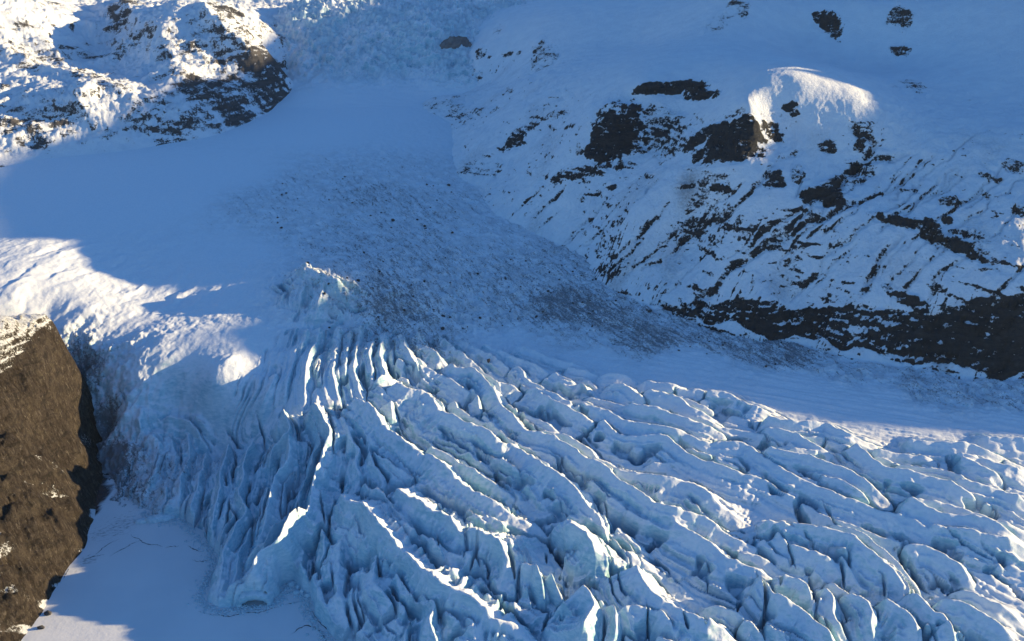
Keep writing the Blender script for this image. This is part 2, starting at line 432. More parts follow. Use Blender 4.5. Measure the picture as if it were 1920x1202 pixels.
# crest lines of the ice: (height, half width, points)
CR = [
 (9,5,[(390,835),(373,892),(360,937),(345,985)]),
 (12,5.5,[(434,815),(418,865),(412,907),(400,952),(388,1000)]),
 (14,5.5,[(480,805),(472,830),(461,852),(455,892),(450,925),(460,952),(440,982),(420,1020),(407,1072),(402,1105)]),
 (14,5.5,[(525,755),(535,775),(542,800),(527,825),(510,845),(500,885)]),
 (17,5.5,[(542,800),(542,830),(537,865),(515,893),(505,935),(490,975),(470,1000)]),
 (19,7,[(575,735),(600,765),(615,805),(607,830),(607,852),(595,877),(585,905),(575,950),(537,985),(520,1015),(485,1030),(470,1055),(445,1070),(432,1095)]),
 (20,6,[(577,945),(555,965),(537,985),(520,1010),(485,1030),(470,1055),(445,1070),(432,1095),(425,1115)]),
 (8,7,[(520,1000),(512,1040),(505,1070),(500,1100)]),
 (10,8,[(625,770),(645,787),(660,830),(673,845),(667,870),(671,895),(655,940),(640,985)]),
 (10,7.5,[(670,790),(685,815),(692,840),(700,870),(715,892),(720,925),(735,960)]),
 (5,6,[(685,815),(702,832),(712,855)]),
 (13,13,[(655,735),(690,760),(715,787),(752,820),(785,840),(815,857),(832,875),(855,892),(885,910),(915,927),(947,944),(975,953),(1015,962),(1040,982)]),
 (15,11,[(1045,985),(1060,980),(1090,995),(1113,1020),(1117,1040)]),
 (6,6,[(690,715),(703,712),(720,700),(728,690)]),(5,6,[(700,715),(715,728),(740,742)]),(6,6,[(732,742),(735,765),(730,790)]),
 (7,8,[(735,668),(750,675),(775,686),(800,690),(815,697),(840,710),(865,725),(897,750),(925,770)]),
 (11,12,[(735,702),(765,725),(795,730),(812,742),(822,762),(855,782),(880,797),(905,805),(940,825),(962,829),(985,842),(1010,857),(1030,877),(1060,897),(1080,915),(1105,945),(1127,962),(1135,987),(1155,1002),(1180,1020),(1210,1032),(1240,1050),(1275,1070)]),
 (11,12,[(1190,1040),(1215,1095),(1252,1127),(1290,1147),(1315,1158),(1360,1172),(1400,1190)]),
 (6,7,[(835,672),(857,687),(887,692),(905,705),(922,725),(932,735),(945,755)]),
 (7,8,[(942,750),(972,770),(1007,783),(1030,795),(1060,812)]),
 (9,10,[(925,745),(952,770),(967,787),(990,805),(1015,812),(1045,819),(1077,837),(1090,852),(1127,867),(1147,882),(1170,902),(1202,922),(1240,945),(1282,953),(1315,957),(1340,970),(1372,987),(1415,1007),(1450,1018),(1480,1028)]),
 (8,10,[(1255,965),(1282,987),(1305,1002),(1340,1022),(1362,1042),(1390,1057),(1425,1070),(1465,1087),(1500,1100)]),
 (8,10,[(1140,872),(1180,882),(1215,887),(1265,895),(1300,903),(1322,917),(1348,937),(1400,960)]),
 (7,9,[(1120,780),(1137,792),(1165,812),(1200,816),(1245,817),(1265,832),(1292,850),(1327,864),(1372,880),(1410,890),(1445,902),(1480,922),(1520,937),(1560,955)]),
 (8,10,[(1020,728),(1040,740),(1065,752),(1115,762),(1140,768),(1165,782),(1200,791),(1240,800),(1265,805),(1290,812),(1320,824),(1365,826),(1402,832),(1430,850),(1450,866),(1485,887),(1520,902),(1550,917),(1575,930),(1615,942),(1652,956),(1690,963),(1722,976),(1745,995),(1757,1007),(1790,1027),(1827,1045),(1865,1065),(1890,1080),(1920,1094),(1970,1120)]),
 (9,9,[(1420,970),(1482,975),(1527,985),(1565,991),(1602,1005),(1627,1027),(1655,1047),(1685,1072),(1697,1092),(1692,1115)]),
 (8,9,[(1440,975),(1457,990),(1472,1015),(1502,1025),(1540,1040),(1565,1055),(1580,1075)]),
 (10,9,[(1440,1068),(1475,1077),(1500,1087),(1515,1102),(1525,1125)]),
 (11,10,[(1440,1105),(1465,1120),(1507,1142),(1532,1165),(1565,1197),(1590,1220)]),
 (11,8,[(1525,1090),(1545,1096),(1565,1112),(1560,1140),(1572,1167),(1600,1195)]),
 (11,8,[(1572,1105),(1602,1110),(1625,1130),(1635,1150),(1635,1170),(1655,1200)]),
 (10,9,[(1640,1112),(1680,1132),(1710,1152),(1722,1175),(1728,1205)]),
 (10,9,[(1697,1092),(1732,1120),(1750,1142),(1772,1152),(1785,1175),(1800,1210)]),
 (9,10,[(1750,1110),(1780,1127),(1810,1132),(1840,1147),(1872,1165),(1920,1200)]),
 (7,8,[(1680,1018),(1727,1023),(1760,1034),(1800,1060),(1830,1090)]),
 (6,9,[(1690,925),(1755,955),(1802,965),(1840,972),(1877,985),(1940,1003)]),
 (6,8,[(1735,980),(1802,988),(1845,1000),(1890,1006),(1950,1018)]),
 (5,7,[(1700,929),(1762,938),(1802,950),(1840,962),(1880,977),(1950,993)]),
 (6,9,[(1425,830),(1472,845),(1515,853),(1555,867),(1595,880),(1627,900),(1655,915),(1690,930)]),
 (5,8,[(1425,794),(1485,810),(1512,825),(1547,839),(1582,843)]),
 (6,9,[(1595,822),(1615,840),(1637,857),(1665,872),(1705,882),(1735,890),(1777,898),(1802,910),(1835,924),(1870,945)]),
 (5,8,[(1425,776),(1472,787),(1500,791),(1547,791),(1565,800),(1590,811),(1620,817),(1665,826)]),
 (4,7,[(1625,838),(1677,845),(1710,850),(1737,854),(1765,862)]),
 (5,8,[(1780,854),(1815,861),(1845,875),(1875,887),(1895,897)]),
 (5,8,[(1690,818),(1735,825),(1785,830),(1822,833),(1852,841),(1890,848),(1910,858)]),
 (5,8,[(1780,846),(1830,856),(1872,867),(1897,873),(1950,888)]),
 (4,8,[(1830,812),(1875,817),(1950,822)]),
 (5,8,[(1780,893),(1830,908),(1865,914),(1905,927),(1950,945)]),
 (4,7,[(1030,690),(1065,709),(1092,720),(1104,734)]),(3,6,[(1055,685),(1092,694),(1120,696)]),(3,6,[(1120,699),(1170,701),(1190,710)]),
 (4,7,[(1135,713),(1175,722),(1195,735),(1220,747)]),(3,7,[(1195,711),(1220,714),(1260,721),(1290,723)]),
 (4,8,[(1205,724),(1255,740),(1282,750),(1295,761),(1327,775),(1356,784)]),(4,8,[(1315,731),(1360,736),(1390,750),(1425,762),(1455,772)]),
 (3,6,[(1250,724),(1292,731),(1315,732),(1345,747)]),(3,7,[(1305,746),(1370,751),(1400,760),(1430,770),(1455,784)]),
 (5,8,[(1170,748),(1200,759),(1230,763),(1257,772),(1282,780),(1312,791),(1340,798),(1370,810)]),
 (4,6,[(960,680),(980,692),(990,709),(1015,720),(1035,732)]),(4,6,[(912,712),(955,721),(985,734)]),
 (5,7,[(985,720),(1030,737),(1050,747),(1080,757),(1125,766)]),(4,7,[(1035,710),(1090,718),(1104,732)]),(5,7,[(1000,732),(1040,752),(1075,767),(1097,777),(1125,791)]),
 (15,12,[(630,915),(655,938),(680,944),(690,965),(710,985),(735,1007),(760,1027),(780,1050),(800,1072),(830,1090),(865,1102),(892,1117),(915,1130),(952,1142),(987,1165),(1015,1190)]),
 (10,6,[(668,944),(657,967),(667,985),(665,1025)]),
 (11,8,[(690,965),(707,1000),(707,1027),(702,1057),(705,1087),(717,1107),(740,1130),(750,1160)]),
 (15,11,[(735,895),(750,912),(780,937),(810,958),(840,968),(865,990),(885,991),(910,1002),(935,1012),(947,1032),(942,1062),(922,1098)]),
 (9,8,[(735,1055),(770,1075),(815,1097),(852,1115),(872,1140)]),
 (10,9,[(770,1100),(795,1115),(812,1130),(815,1150),(808,1170),(825,1205)]),
 (9,8,[(840,1130),(868,1153),(885,1175),(882,1200)]),
 (15,6,[(968,1040),(978,1050),(992,1060),(1007,1063),(1022,1097)]),
 (13,6,[(1022,1062),(1030,1070),(1040,1082),(1056,1102)]),
 (13,10,[(1075,1085),(1090,1100),(1108,1116),(1115,1132),(1100,1165),(1075,1200)]),
 (8,8,[(1108,1116),(1130,1132),(1152,1152)]),
 (9,9,[(1150,1150),(1172,1140),(1195,1137),(1230,1145),(1257,1168),(1270,1195)]),
 (8,7,[(1375,1180),(1400,1168),(1425,1182),(1440,1200)]),
 (9,9,[(1405,1073),(1430,1088),(1450,1115),(1475,1137),(1495,1165)]),
 (5,6,[(600,600),(590,640),(575,690),(568,738)]),(5,6,[(640,600),(630,650),(625,700),(640,752)]),(5,6,[(680,600),(670,650),(665,700),(690,762)]),(5,6,[(720,612),(715,650),(720,690),(735,722)]),
 (5,6,[(750,615),(760,650),(780,682),(800,702)]),(5,6,[(780,615),(800,645),(838,674)]),(4,6,[(810,618),(850,650),(912,690)]),(4,6,[(850,628),(910,660),(965,690)]),(4,6,[(900,640),(960,665),(1040,697)]),(3,6,[(960,645),(1030,668),(1110,690)]),
 (4,6,[(560,640),(545,690),(530,742)]),(4,6,[(520,690),(505,730),(480,775)]),(5,5,[(580,610),(560,660)]),(5,5,[(660,610),(650,660),(648,710)]),(5,5,[(700,625),(695,670),(700,715)]),
 (6,6,[(562,488),(590,503),(625,520),(664,541)]),(4,5,[(575,500),(570,530),(560,560)]),(4,5,[(610,518),(600,550),(590,590)]),
 (4,5,[(270,800),(300,830),(290,880),(262,920)]),(4,5,[(310,800),(330,850),(320,900),(292,950)]),(5,5,[(350,805),(355,850),(340,900),(322,950)]),(5,5,[(300,770),(350,790),(385,830)]),
 (9,6,[(600,930),(598,970),(610,1010),(600,1050)]),(9,6,[(575,1010),(565,1045),(570,1075)]),(7,6,[(620,1040),(618,1080),(640,1120)]),(8,6,[(550,860),(548,900),(540,940)]),(8,6,[(485,870),(478,910),(470,950)]),(8,6,[(435,900),(425,950),(415,990)]),
 (7,8,[(590,1080),(600,1110),(605,1140),(610,1170)]),(8,8,[(640,1000),(635,1040),(630,1080),(640,1120),(660,1160)]),
]
# narrow open crevasses: (depth, half width, points)
CV = [
 (12,1.8,[(1415,1078),(1432,1115),(1437,1147),(1430,1180)]),(9,2.0,[(1430,1073),(1460,1097),(1463,1117)]),
 (10,2.0,[(1308,1155),(1320,1177),(1322,1202)]),(9,1.5,[(1280,1172),(1292,1202)]),(9,0.9,[(1212,1145),(1213,1175),(1216,1203)]),
 (10,1.6,[(1515,1070),(1522,1095),(1526,1130)]),(8,1.1,[(1470,1013),(1480,1040),(1493,1070)]),(6,1.3,[(1538,938),(1552,960),(1567,984),(1592,994)]),
 (8,1.5,[(1700,1040),(1712,1065),(1727,1087),(1754,1109)]),(8,1.8,[(1893,1083),(1905,1100),(1925,1128)]),(5,1.6,[(1758,996),(1815,1032),(1890,1062)]),
 (6,1.2,[(1503,1005),(1520,1022),(1542,1038)]),(6,1.2,[(1453,980),(1470,992),(1492,1003)]),
 (7,1.1,[(475,765),(487,790),(495,820),(496,845)]),(7,1.5,[(415,788),(435,810),(453,840)]),(9,1.8,[(434,825),(440,865),(440,918)]),
 (8,1.6,[(536,770),(555,802),(558,842)]),(9,1.6,[(583,745),(620,800),(627,865),(630,898)]),(6,1.4,[(624,745),(630,765),(667,792)]),
 (8,1.3,[(495,905),(490,930),(478,955)]),(9,1.6,[(562,955),(560,985),(566,1020)]),(7,1.3,[(600,945),(605,975),(610,1000)]),
 (6,1.0,[(1130,935),(1140,960),(1150,985)]),(5,0.7,[(1322,1072),(1328,1090),(1330,1110)]),(6,0.9,[(1378,1115),(1384,1135),(1380,1152)]),
 (7,1.4,[(820,1015),(825,1040),(820,1060)]),(7,1.4,[(870,1020),(875,1045),(868,1070)]),(9,2.0,[(895,1030),(890,1060),(880,1085)]),
 (10,1.8,[(955,1040),(958,1075),(965,1110)]),(7,1.0,[(1025,1030),(1028,1055)]),
 (6,0.8,[(225,715),(230,735),(236,752)]),(5,0.8,[(345,805),(340,850),(342,895)]),(5,0.7,[(330,830),(305,870),(290,905)]),(5,0.8,[(300,840),(296,870),(270,905)]),
 (5,0.5,[(320,780),(365,785),(400,795)]),
 (7,1.2,[(1555,1045),(1575,1060),(1585,1090),(1590,1105)]),(6,1.2,[(1640,1075),(1655,1090),(1662,1120)]),
]
EDGE = [(150,930),(215,955),(270,958),(300,975),(345,975),(372,1005),(398,1030),(405,1060),(392,1095),(382,1120),(398,1140),(430,1142),(455,1136),(480,1135),(502,1134),(522,1118),(528,1100),(548,1092),(565,1105),(577,1122),(585,1150),(610,1185),(650,1215),(720,1260)]
edge_w = catmull(at([e[0] for e in EDGE], [e[1] for e in EDGE], 0.0), 3)
CR = [(H * 1.8 if H <= 6 else (H * 1.18 if H >= 9 and W >= 9 else H), W * 1.15 if H <= 6 else W, p) for H, W, p in CR]
CR_W = [(H, W, project_line(p, g_base, H)) for H, W, p in CR]
# finer fins lying en echelon beside each main crest
_r = np.random.RandomState(21); extra = []
for H, W, ln in CR_W:
    seg = np.hypot(*np.diff(ln[:, :2], axis=0).T); L = seg.sum()
    if L < 35 or len(ln) < 8: continue
    tg = np.gradient(ln[:, :2], axis=0); nn = np.stack([tg[:, 1], -tg[:, 0]], 1) / (np.hypot(tg[:, 0], tg[:, 1])[:, None] + 1e-6)
    for side in (1, 1, -1):
        n = len(ln); a0 = _r.uniform(0, 0.55); a1 = min(1.0, a0 + _r.uniform(0.3, 0.6)); i0, i1 = int(a0 * n), max(int(a1 * n), int(a0 * n) + 5)
        o0 = side * W * _r.uniform(0.6, 1.3); o1 = o0 + side * W * _r.uniform(-0.2, 0.8)
        sub_ = ln[i0:i1, :2] + nn[i0:i1] * np.linspace(o0, o1, len(ln[i0:i1]))[:, None]
        if len(sub_) < 4: continue
        extra.append((H * _r.uniform(0.5, 0.85), W * _r.uniform(0.4, 0.62), np.c_[sub_, np.zeros(len(sub_))]))
CR_W = [(H * 1.12, W * 0.9, l) for H, W, l in CR_W] + extra
CV_W = [(D, W, project_line(p, g_base, 4.0)) for D, W, p in CV]

# local character of the ice: ridge-noise, streak, hummock, fine roughness, debris, flow streak
ZN = [ #  u    v    fan  strk hum  rough deb  flow
 (130,585,0,.9,.05,.08,0,0),(200,625,0,.8,.08,.12,0,0),(60,560,0,.9,0,.08,0,0),(250,600,0,.9,.05,.1,0,0),(350,650,0,.5,.1,.12,0,0),(110,605,0,.6,.1,.2,0,0),(260,690,0,.7,.2,.25,0,0),
 (100, 500,  0.0, 1.0, 0.1, 0.15, 0.0, 0.0),(300,560, 0.0,1.0,0.1,0.15,0.0,0.0),(400,560,0.0,0.6,0.1,0.15,0.0,0.0),(30,560,0.0,1.0,0.1,0.1,0.0,0.0),
 (300, 660,  0.0, 0.8, 0.3, 0.25, 0.0, 0.0),(420,720,0.1,0.8,0.2,0.2,0.0,0.0),(480,640,0.0,0.15,0.2,0.2,0.02,0.0),(540,740,0.3,0.5,0.2,0.2,0.0,0.0),
 (150, 400,  0.0, 0.05,0.0, 0.05,0.0, 0.0),(300,380,0,0.03,0,0.05,0,0),(400,330,0,0,0,0.05,0,0),(600,240,0,0,0,0.08,0,0),(100,340,0,0,0,0.05,0,0),(440,470,0,0.05,0.05,0.1,0.05,0),
 (700, 210,  0.0, 0.0, 0.05,0.2, 0.0, 0.0),(820,250,0,0,0.1,0.3,0.05,0.2),
 (500, 380,  0.0, 0.0, 0.2, 0.4, 0.30,0.0),(600,350,0,0,0.2,0.5,0.30,0),(700,360,0,0,0.3,0.6,0.42,0),(620,430,0,0,0.4,0.6,0.36,0),(560,430,0,0,0.3,0.5,0.28,0),
 (760, 330,  0.0, 0.0, 0.2, 0.4, 0.25,0.1),(780,430,0,0,0.3,0.6,0.38,0.1),(700,470,0,0,0.4,0.7,0.40,0.1),(850,500,0,0,0.4,0.7,0.40,0.2),(760,520,0,0,0.5,0.8,0.42,0.1),
 (900, 440,  0.0, 0.0, 0.3, 0.6, 0.28,0.1),(1000,520,0,0,0.4,0.7,0.40,0.2),(1050,570,0,0,0.6,0.8,0.62,0.2),(960,570,0,0,0.8,0.8,0.42,0.2),(900,580,0,0,0.8,0.9,0.36,0.3),
 (640, 530,  0.1, 0.0, 0.6, 0.9, 0.36,0.0),(600,560,0.2,0.0,0.8,1.0,0.26,0),(740,590,0.3,0,1.0,1.2,0.62,0),(720,560,0.2,0,0.8,1.0,0.55,0),(700,630,0.5,0,1.0,1.2,0.36,0),(640,620,0.4,0,0.9,1.1,0.22,0),(780,630,0.5,0,0.8,1.0,0.42,0.2),
 (560, 620,  0.1, 0.1, 0.5, 0.7, 0.12,0),(1150,600,0,0,0.5,0.8,0.60,0.3),(1220,630,0,0,0.5,0.7,0.62,0.3),(1100,630,0,0,0.4,0.6,0.35,0.4),(1180,540,0,0,0.3,0.5,0.38,0.2),
 (1250,600,  0.0, 0.0, 0.3, 0.5, 0.45,0.2),(1350,640,0,0,0.5,0.6,0.50,0.3),(1470,665,0,0,0.8,0.8,0.58,0.2),(1600,700,0,0,1.0,1.0,0.34,0.2),(1720,730,0,0,1.0,1.0,0.42,0.1),(1880,750,0,0,1.2,1.0,0.40,0.1),(1800,735,0,0,1.0,1.0,0.36,0.1),
 (1300,680,  0.0, 0.0, 0.2, 0.3, 0.05,0.8),(1500,730,0,0,0.05,0.15,0.0,1.0),(1700,790,0,0,0.0,0.15,0.0,1.0),(1900,790,0,0,0.0,0.15,0,1.0),(1620,760,0,0,0.05,0.15,0.0,1.0),(1650,740,0,0,0.1,0.3,0.1,0.9),
 (950, 650,  0.3, 0.0, 0.3, 0.6, 0.10,0.6),(1100,680,0.4,0,0.2,0.4,0.03,0.6),(1250,740,0.7,0,0.1,0.4,0,0.6),(1450,790,0.7,0,0.1,0.4,0,0.6),(1700,860,0.7,0,0.1,0.4,0,0.6),(1880,850,0.6,0,0.1,0.4,0,0.6),
 (750, 720,  0.9, 0.0, 0.4, 0.7, 0.0, 0.1),(900,800,1.0,0,0.3,0.7,0,0.2),(1100,850,1.0,0,0.3,0.6,0,0.2),(1400,900,1.0,0,0.2,0.5,0,0.2),(1700,960,1.0,0,0.2,0.5,0,0.2),
 (600, 850,  0.9, 0.0, 0.4, 0.7, 0.0, 0.0),(700,1000,1.0,0,0.4,0.9,0,0),(1000,1000,1.0,0,0.4,0.9,0,0),(1300,1080,0.8,0,0.3,0.6,0,0),(1600,1100,0.9,0,0.3,0.7,0,0),(1850,1100,0.9,0,0.3,0.6,0,0),
 (450, 950,  0.8, 0.0, 0.4, 0.8, 0.0, 0.0),(600,1120,0.8,0,0.6,1.1,0,0),(480,1080,0.3,0,0.3,0.7,0,0),(800,1150,0.9,0,0.6,1.1,0,0),
 (330, 830,  0.3, 0.0, 0.6, 1.0, 0.10,0),(280,880,0.1,0,0.5,1.2,0.30,0),(200,800,0,0,2.6,2.8,0.85,0),(160,700,0,0,3.2,3.2,0.75,0),(190,880,0,0,1.4,2.0,1.05,0),(150,650,0,0,3.0,3.0,0.55,0),(230,900,0,0,0.9,1.8,0.6,0),(220,700,0,0.2,1.8,2.0,0.10,0),(240,770,0.2,0,1.6,2.0,0.15,0),
]
zp = []
for q in ZN:
    w = at(q[0], q[1], 30.0)
    for _ in range(10): w = at(q[0], q[1], 0.5 * w[2] + 0.5 * float(g_base(w[0], w[1])))
    zp.append(w)
zp = np.array(zp); zv = np.array([q[2:] for q in ZN], float); zv[:, 4] = np.where(zv[:, 4] > 0.15, zv[:, 4] * 1.15 + 0.04, zv[:, 4])
_zn = {}
def zone_fields():
    gx, gy = np.meshgrid(np.arange(-900, 700, 8.0), np.arange(120, 1700, 8.0))
    f = shepard(gx, gy, zp[:, 0], zp[:, 1], zv)
    out = []
    for a in f:
        c = Coarse.__new__(Coarse); c.x0, c.y0, c.st = -900, 120, 8.0; c.g = a; c.ny, c.nx = a.shape; out.append(c)
    return out
ZF = zone_fields()
APEX = (-160.0, 625.0)

def glacier_height(X, Y):
    sh = X.shape; x = X.ravel().astype(F32); y = Y.ravel().astype(F32)
    base = g_base(x, y).astype(F32)
    fan, strk, hum, rough, deb, flow = [np.maximum(c(x, y), 0).astype(F32) for c in ZF]
    # domain warp gives crests their crinkled run
    w1 = perlin(x / 17, y / 17, 21); w2 = perlin(x / 17, y / 17, 22); w3 = perlin(x / 5.5, y / 5.5, 23); w4 = perlin(x / 5.5, y / 5.5, 24)
    wf = np.clip(0.35 + 0.75 * rough, 0.4, 1.3); wx = x + wf * (1.3 * w1 + 0.45 * w3); wy = y + wf * (1.3 * w2 + 0.45 * w4)
    acc = np.zeros_like(x); fl = np.zeros_like(x); slot = np.zeros_like(x); hmax = np.zeros_like(x)
    for k, (H, W, ln) in enumerate(CR_W):
        idx, d, t, L = poly_dist(wx, wy, ln, W * 4.0)
        if len(idx) == 0: continue
        a = np.abs(d) / (W * (np.where(d > 0, 1.50, 0.62) if H < 18.5 else np.where(d > 0, 0.9, 1.6)))
        ends = sstep(-3.0, 7.0, t) * np.clip((L + 3.0 - t) / max(12.0, 0.30 * L), 0, 1) ** 0.8
        over = np.where((t <= 0) | (t >= L), np.exp(-a * 1.5), 1.0)
        var = 0.94 + 0.20 * perlin(t / 24.0, np.full_like(t, k * 3.1), 5) + 0.08 * perlin(t / 5.0, np.full_like(t, k * 5.3), 6)
        aa = np.sqrt(a * a + 0.0025)
        prof = 0.72 * np.exp(-1.15 * aa) * sstep(4.0, 2.6, a) + 0.28 * np.clip(1 - aa / 2.1, 0, 1)
        h = H * prof * np.clip(ends, 0.12, 1) * np.clip(var, 0.3, 1.4) * over
        h = np.maximum(h, 0)
        h4 = h ** 4
        acc[idx] += h4; hmax[idx] = np.maximum(hmax[idx], h)
        flu = (np.abs(perlin(t / 4.6, d / 30 + k * 1.7, 8)) * 1.6 - 0.55) * (H / 10.0) * (0.6 + 3.6 * np.clip(rough[idx] - 0.35, 0, 0.8)) * sstep(0.10, 0.6, a) * np.exp(-0.45 * a)
        dn = d + 1.4 * perlin(t / 16, d / 14 + k * 2.9, 12)
        sub = 1 - np.abs(perlin(dn / 5.4, t / 85 + k * 7.7, 13)) * 2.0
        sub2 = 1 - np.abs(perlin(dn / 2.5, t / 40 + k * 3.3, 14)) * 2.0
        amp = (0.75 + 0.5 * np.clip(rough[idx] - 0.3, 0, 1)) * (min(H, 12) / 9.0) * sstep(0.15, 0.6, a)
        sl = sstep(0.80, 0.97, 1 - np.abs(perlin(dn / 6.0 + 3.1, t / 75 + k * 5.9, 15)) * 1.2) * sstep(-0.05, 0.30, perlin(t / 45, d / 30 + k * 9.1, 16)) * sstep(0.3, 0.7, a)
        fl[idx] += h4 * (flu + amp * (2.2 * (sub - 0.4) * (0.35 + 1.1 * sstep(-0.4, 0.5, perlin(t / 28, d / 12 + k * 4.1, 17))) + 0.3 * (sub2 - 0.4)) - 3.2 * (min(H, 12) / 9.0) * sl).astype(F32)
        slot[idx] += h4 * sl
    hc = acc ** 0.25
    fl = fl / (acc + 1e-3); slot = slot / (acc + 1e-3)
    # unnamed smaller ridges following the fan
    dx = wx - APEX[0]; dy = wy - APEX[1]
    ang = np.arctan2(-dy, dx); rad = np.hypot(dx, dy)
    ca = ang * 26.0; cb = rad / 62.0
    mid = ridged(ca * 1.0, cb * 1.0, 1.0, 3, 31, 0.5)
    fine = ridged(ca * 3.1, cb * 3.4, 1.0, 3, 37, 0.55)
    meet = sstep(1.07, 1.17, hc / (hmax + 0.05)) * sstep(0.8, 1.6, hmax) * sstep(15.0, 7.0, hmax)
    meet = meet * sstep(-0.35, 0.15, perlin(x / 15, y / 15, 27))
    z = base + hc + fl - meet * np.clip(fan * 1.4, 0, 1) * 6.5
    z += fan * (0.8 * (mid - 0.62) * np.exp(-hc / 6) + 0.25 * (fine - 0.6))
    # low flow lines on the smooth strip below the mountain
    z += flow * (0.55 * (ridged(x * 0.30 + y * 1.0, x * 0.9 - y * 0.25, 1.0, 1, 3) * 0 + ridged((0.34 * x + y) / 9.0, (x - 0.34 * y) / 95.0, 1.0, 3, 41) * 2.0 - 1.2))
    # wind and crevasse streaks on the upper field
    ax = (0.89 * x - 0.46 * y); ay = (0.46 * x + 0.89 * y)
    ax = ax + 5.0 * w1 + 1.5 * w3
    s1 = perlin(ax / 13.0, ay / 46.0, 51); s2 = perlin(ax / 5.5, ay / 20.0, 52); s3 = perlin(ax / 30.0, ay / 60.0, 53)
    pat = 0.45 + 0.9 * sstep(-0.3, 0.5, perlin(x / 38, y / 38, 55))
    z += strk * (1.5 * s1 * pat + 0.58 * s2 * pat + 0.9 * s3 + 0.14 * perlin(ax / 2.4, ay / 7.0, 54))
    # hummocks and broken surface
    z += hum * (4.6 * ridged(wx, wy, 24.0, 4, 61, 0.58) - 2.8)
    fal = 0.5 * x - 0.87 * y; fac_ = 0.87 * x + 0.5 * y + 10 * w1
    z += np.clip(deb * 2.2, 0, 1) * (1 - fan) * (2.0 * (ridged(fac_ / 11.0, fal / 80.0, 1.0, 3, 63, .6) - 0.6) + 1.0 * (ridged(fac_ / 4.0, fal / 25.0, 1.0, 2, 65) - .6))
    z += rough * (1 - 0.62 * fan) * (0.85 * fbm(x, y, 7.0, 4, 71, 0.6) + 0.6 * (ridged(wx, wy, 9.0, 3, 75) - 0.6))
    z += 0.10 * fbm(x, y, 4.0, 2, 81)
    # open crevasses
    deep = 0.6 * slot + 0.45 * sstep(0.4, 0.9, fan) * sstep(5.5, 1.5, hc + 1.2 * fl) + 0.5 * meet * sstep(0.3, 0.7, fan)  # bare blue ice in slots and valleys, with recess shade put into its colour
    for k, (D, W, ln) in enumerate(CV_W):
        idx, d, t, L = poly_dist(x + 0.5 * w3 + 0.9 * w1, y + 0.5 * w4 + 0.9 * w2, ln, W * 3)
        if len(idx) == 0: continue
        ends = sstep(0, 0.4 * L, t) * sstep(L, 0.6 * L, t)
        wv = 0.65 * W * (0.25 + 0.75 * ends) * (0.85 + 0.4 * perlin(t / 5.0, np.full_like(t, k * 2.3), 9))
        c = sstep(1.15, 0.55, np.abs(d) / wv) * ends
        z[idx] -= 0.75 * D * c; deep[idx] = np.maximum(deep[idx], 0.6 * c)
    # the snout: the ice ends in a steep front at the lake
    idx, d, t, L = poly_dist(x + 1.2 * w3 + 1.8 * w1, y + 1.2 * w4 + 1.8 * w2, edge_w, 60.0)
    dd = np.full(x.shape, -1e3, F32)
    if len(idx): dd[idx] = d                     # + = right of travel = lake side
    lakeside = (dd > 0) & (dd < 900)
    ins = np.where(dd > -999, -dd, 999.0)
    far_out = in_poly(x, y, np.vstack([edge_w[:, :2], [(-60, 150), (-400, 150), (-400, 380)]]))
    ins = np.where(far_out & (ins > 900), -60.0, ins)
    f = sstep(-0.8, 4.0, ins) * 0.82 + 0.18 * sstep(0, 22.0, ins)
    z = np.where(ins < 900, (z + 2.5) * f - 2.5 + 1.0 * sstep(0.0, 1.5, ins) * 0, z)
    z = np.where(ins < -0.8, -4.0, z)
    ice = sstep(9.0, 1.0, ins) * (ins > -2) * 0.55
    # moraine hump that catches the sun
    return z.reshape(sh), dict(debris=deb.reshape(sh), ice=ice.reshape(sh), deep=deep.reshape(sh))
exec_time("glacier set-up")

th = np.radians(np.r_[np.linspace(-46, -34.2, 40), np.linspace(-34, 34, 1110), np.linspace(34.25, 50, 70)])
r_a = 215.0; fine_r = np.linspace(0, 1, 900)
rr = r_a + (670 - r_a) * fine_r[:int(900 * .62)] / fine_r[int(900 * .62)]
rr2 = 670 * (1420 / 670.) ** (np.arange(900 - len(rr)) / (900 - len(rr) - 1.0))
# blend spacing: near rows ~0.6 m apart, growing with distance
r1 = np.linspace(0, 1, 900)
w_sp = np.interp(r1, [0, .017, .025, .03, .55, .8, 1], [4.0, 4.0, 0.9, 0.52, 0.72, 1.35, 3.6]); rad = np.cumsum(w_sp); rad = r_a + (rad - rad[0]) / (rad[-1] - rad[0]) * (1330 - r_a)
X = rad[:, None] * np.sin(th)[None]; Y = rad[:, None] * np.cos(th)[None]
Z, AT = glacier_height(X, Y)
co = np.stack([X, Y, Z], -1).reshape(-1, 3)
q = grid_quads(len(rad), len(th))
at_ = {k: v.ravel() for k, v in AT.items()}
low = (co[:, 2] < -3.9)
kf = ~(low[q].all(1))
# an open hollow under the front of the ice tongue: its faces are left out, the shell behind stays
hc0 = at(478, 1128, 1.0)
fc = co[q].mean(1)
kf &= ~((np.abs(fc[:, 0] - hc0[0]) < 6.4) & (np.abs(fc[:, 1] - hc0[1]) < 8.0) & (fc[:, 2] < 6.0))
co, q, at_ = keep_faces(co, q, at_, kf)
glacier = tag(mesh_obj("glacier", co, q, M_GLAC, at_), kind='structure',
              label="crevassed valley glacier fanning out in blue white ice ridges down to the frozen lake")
exec_time("glacier %d faces" % len(q))

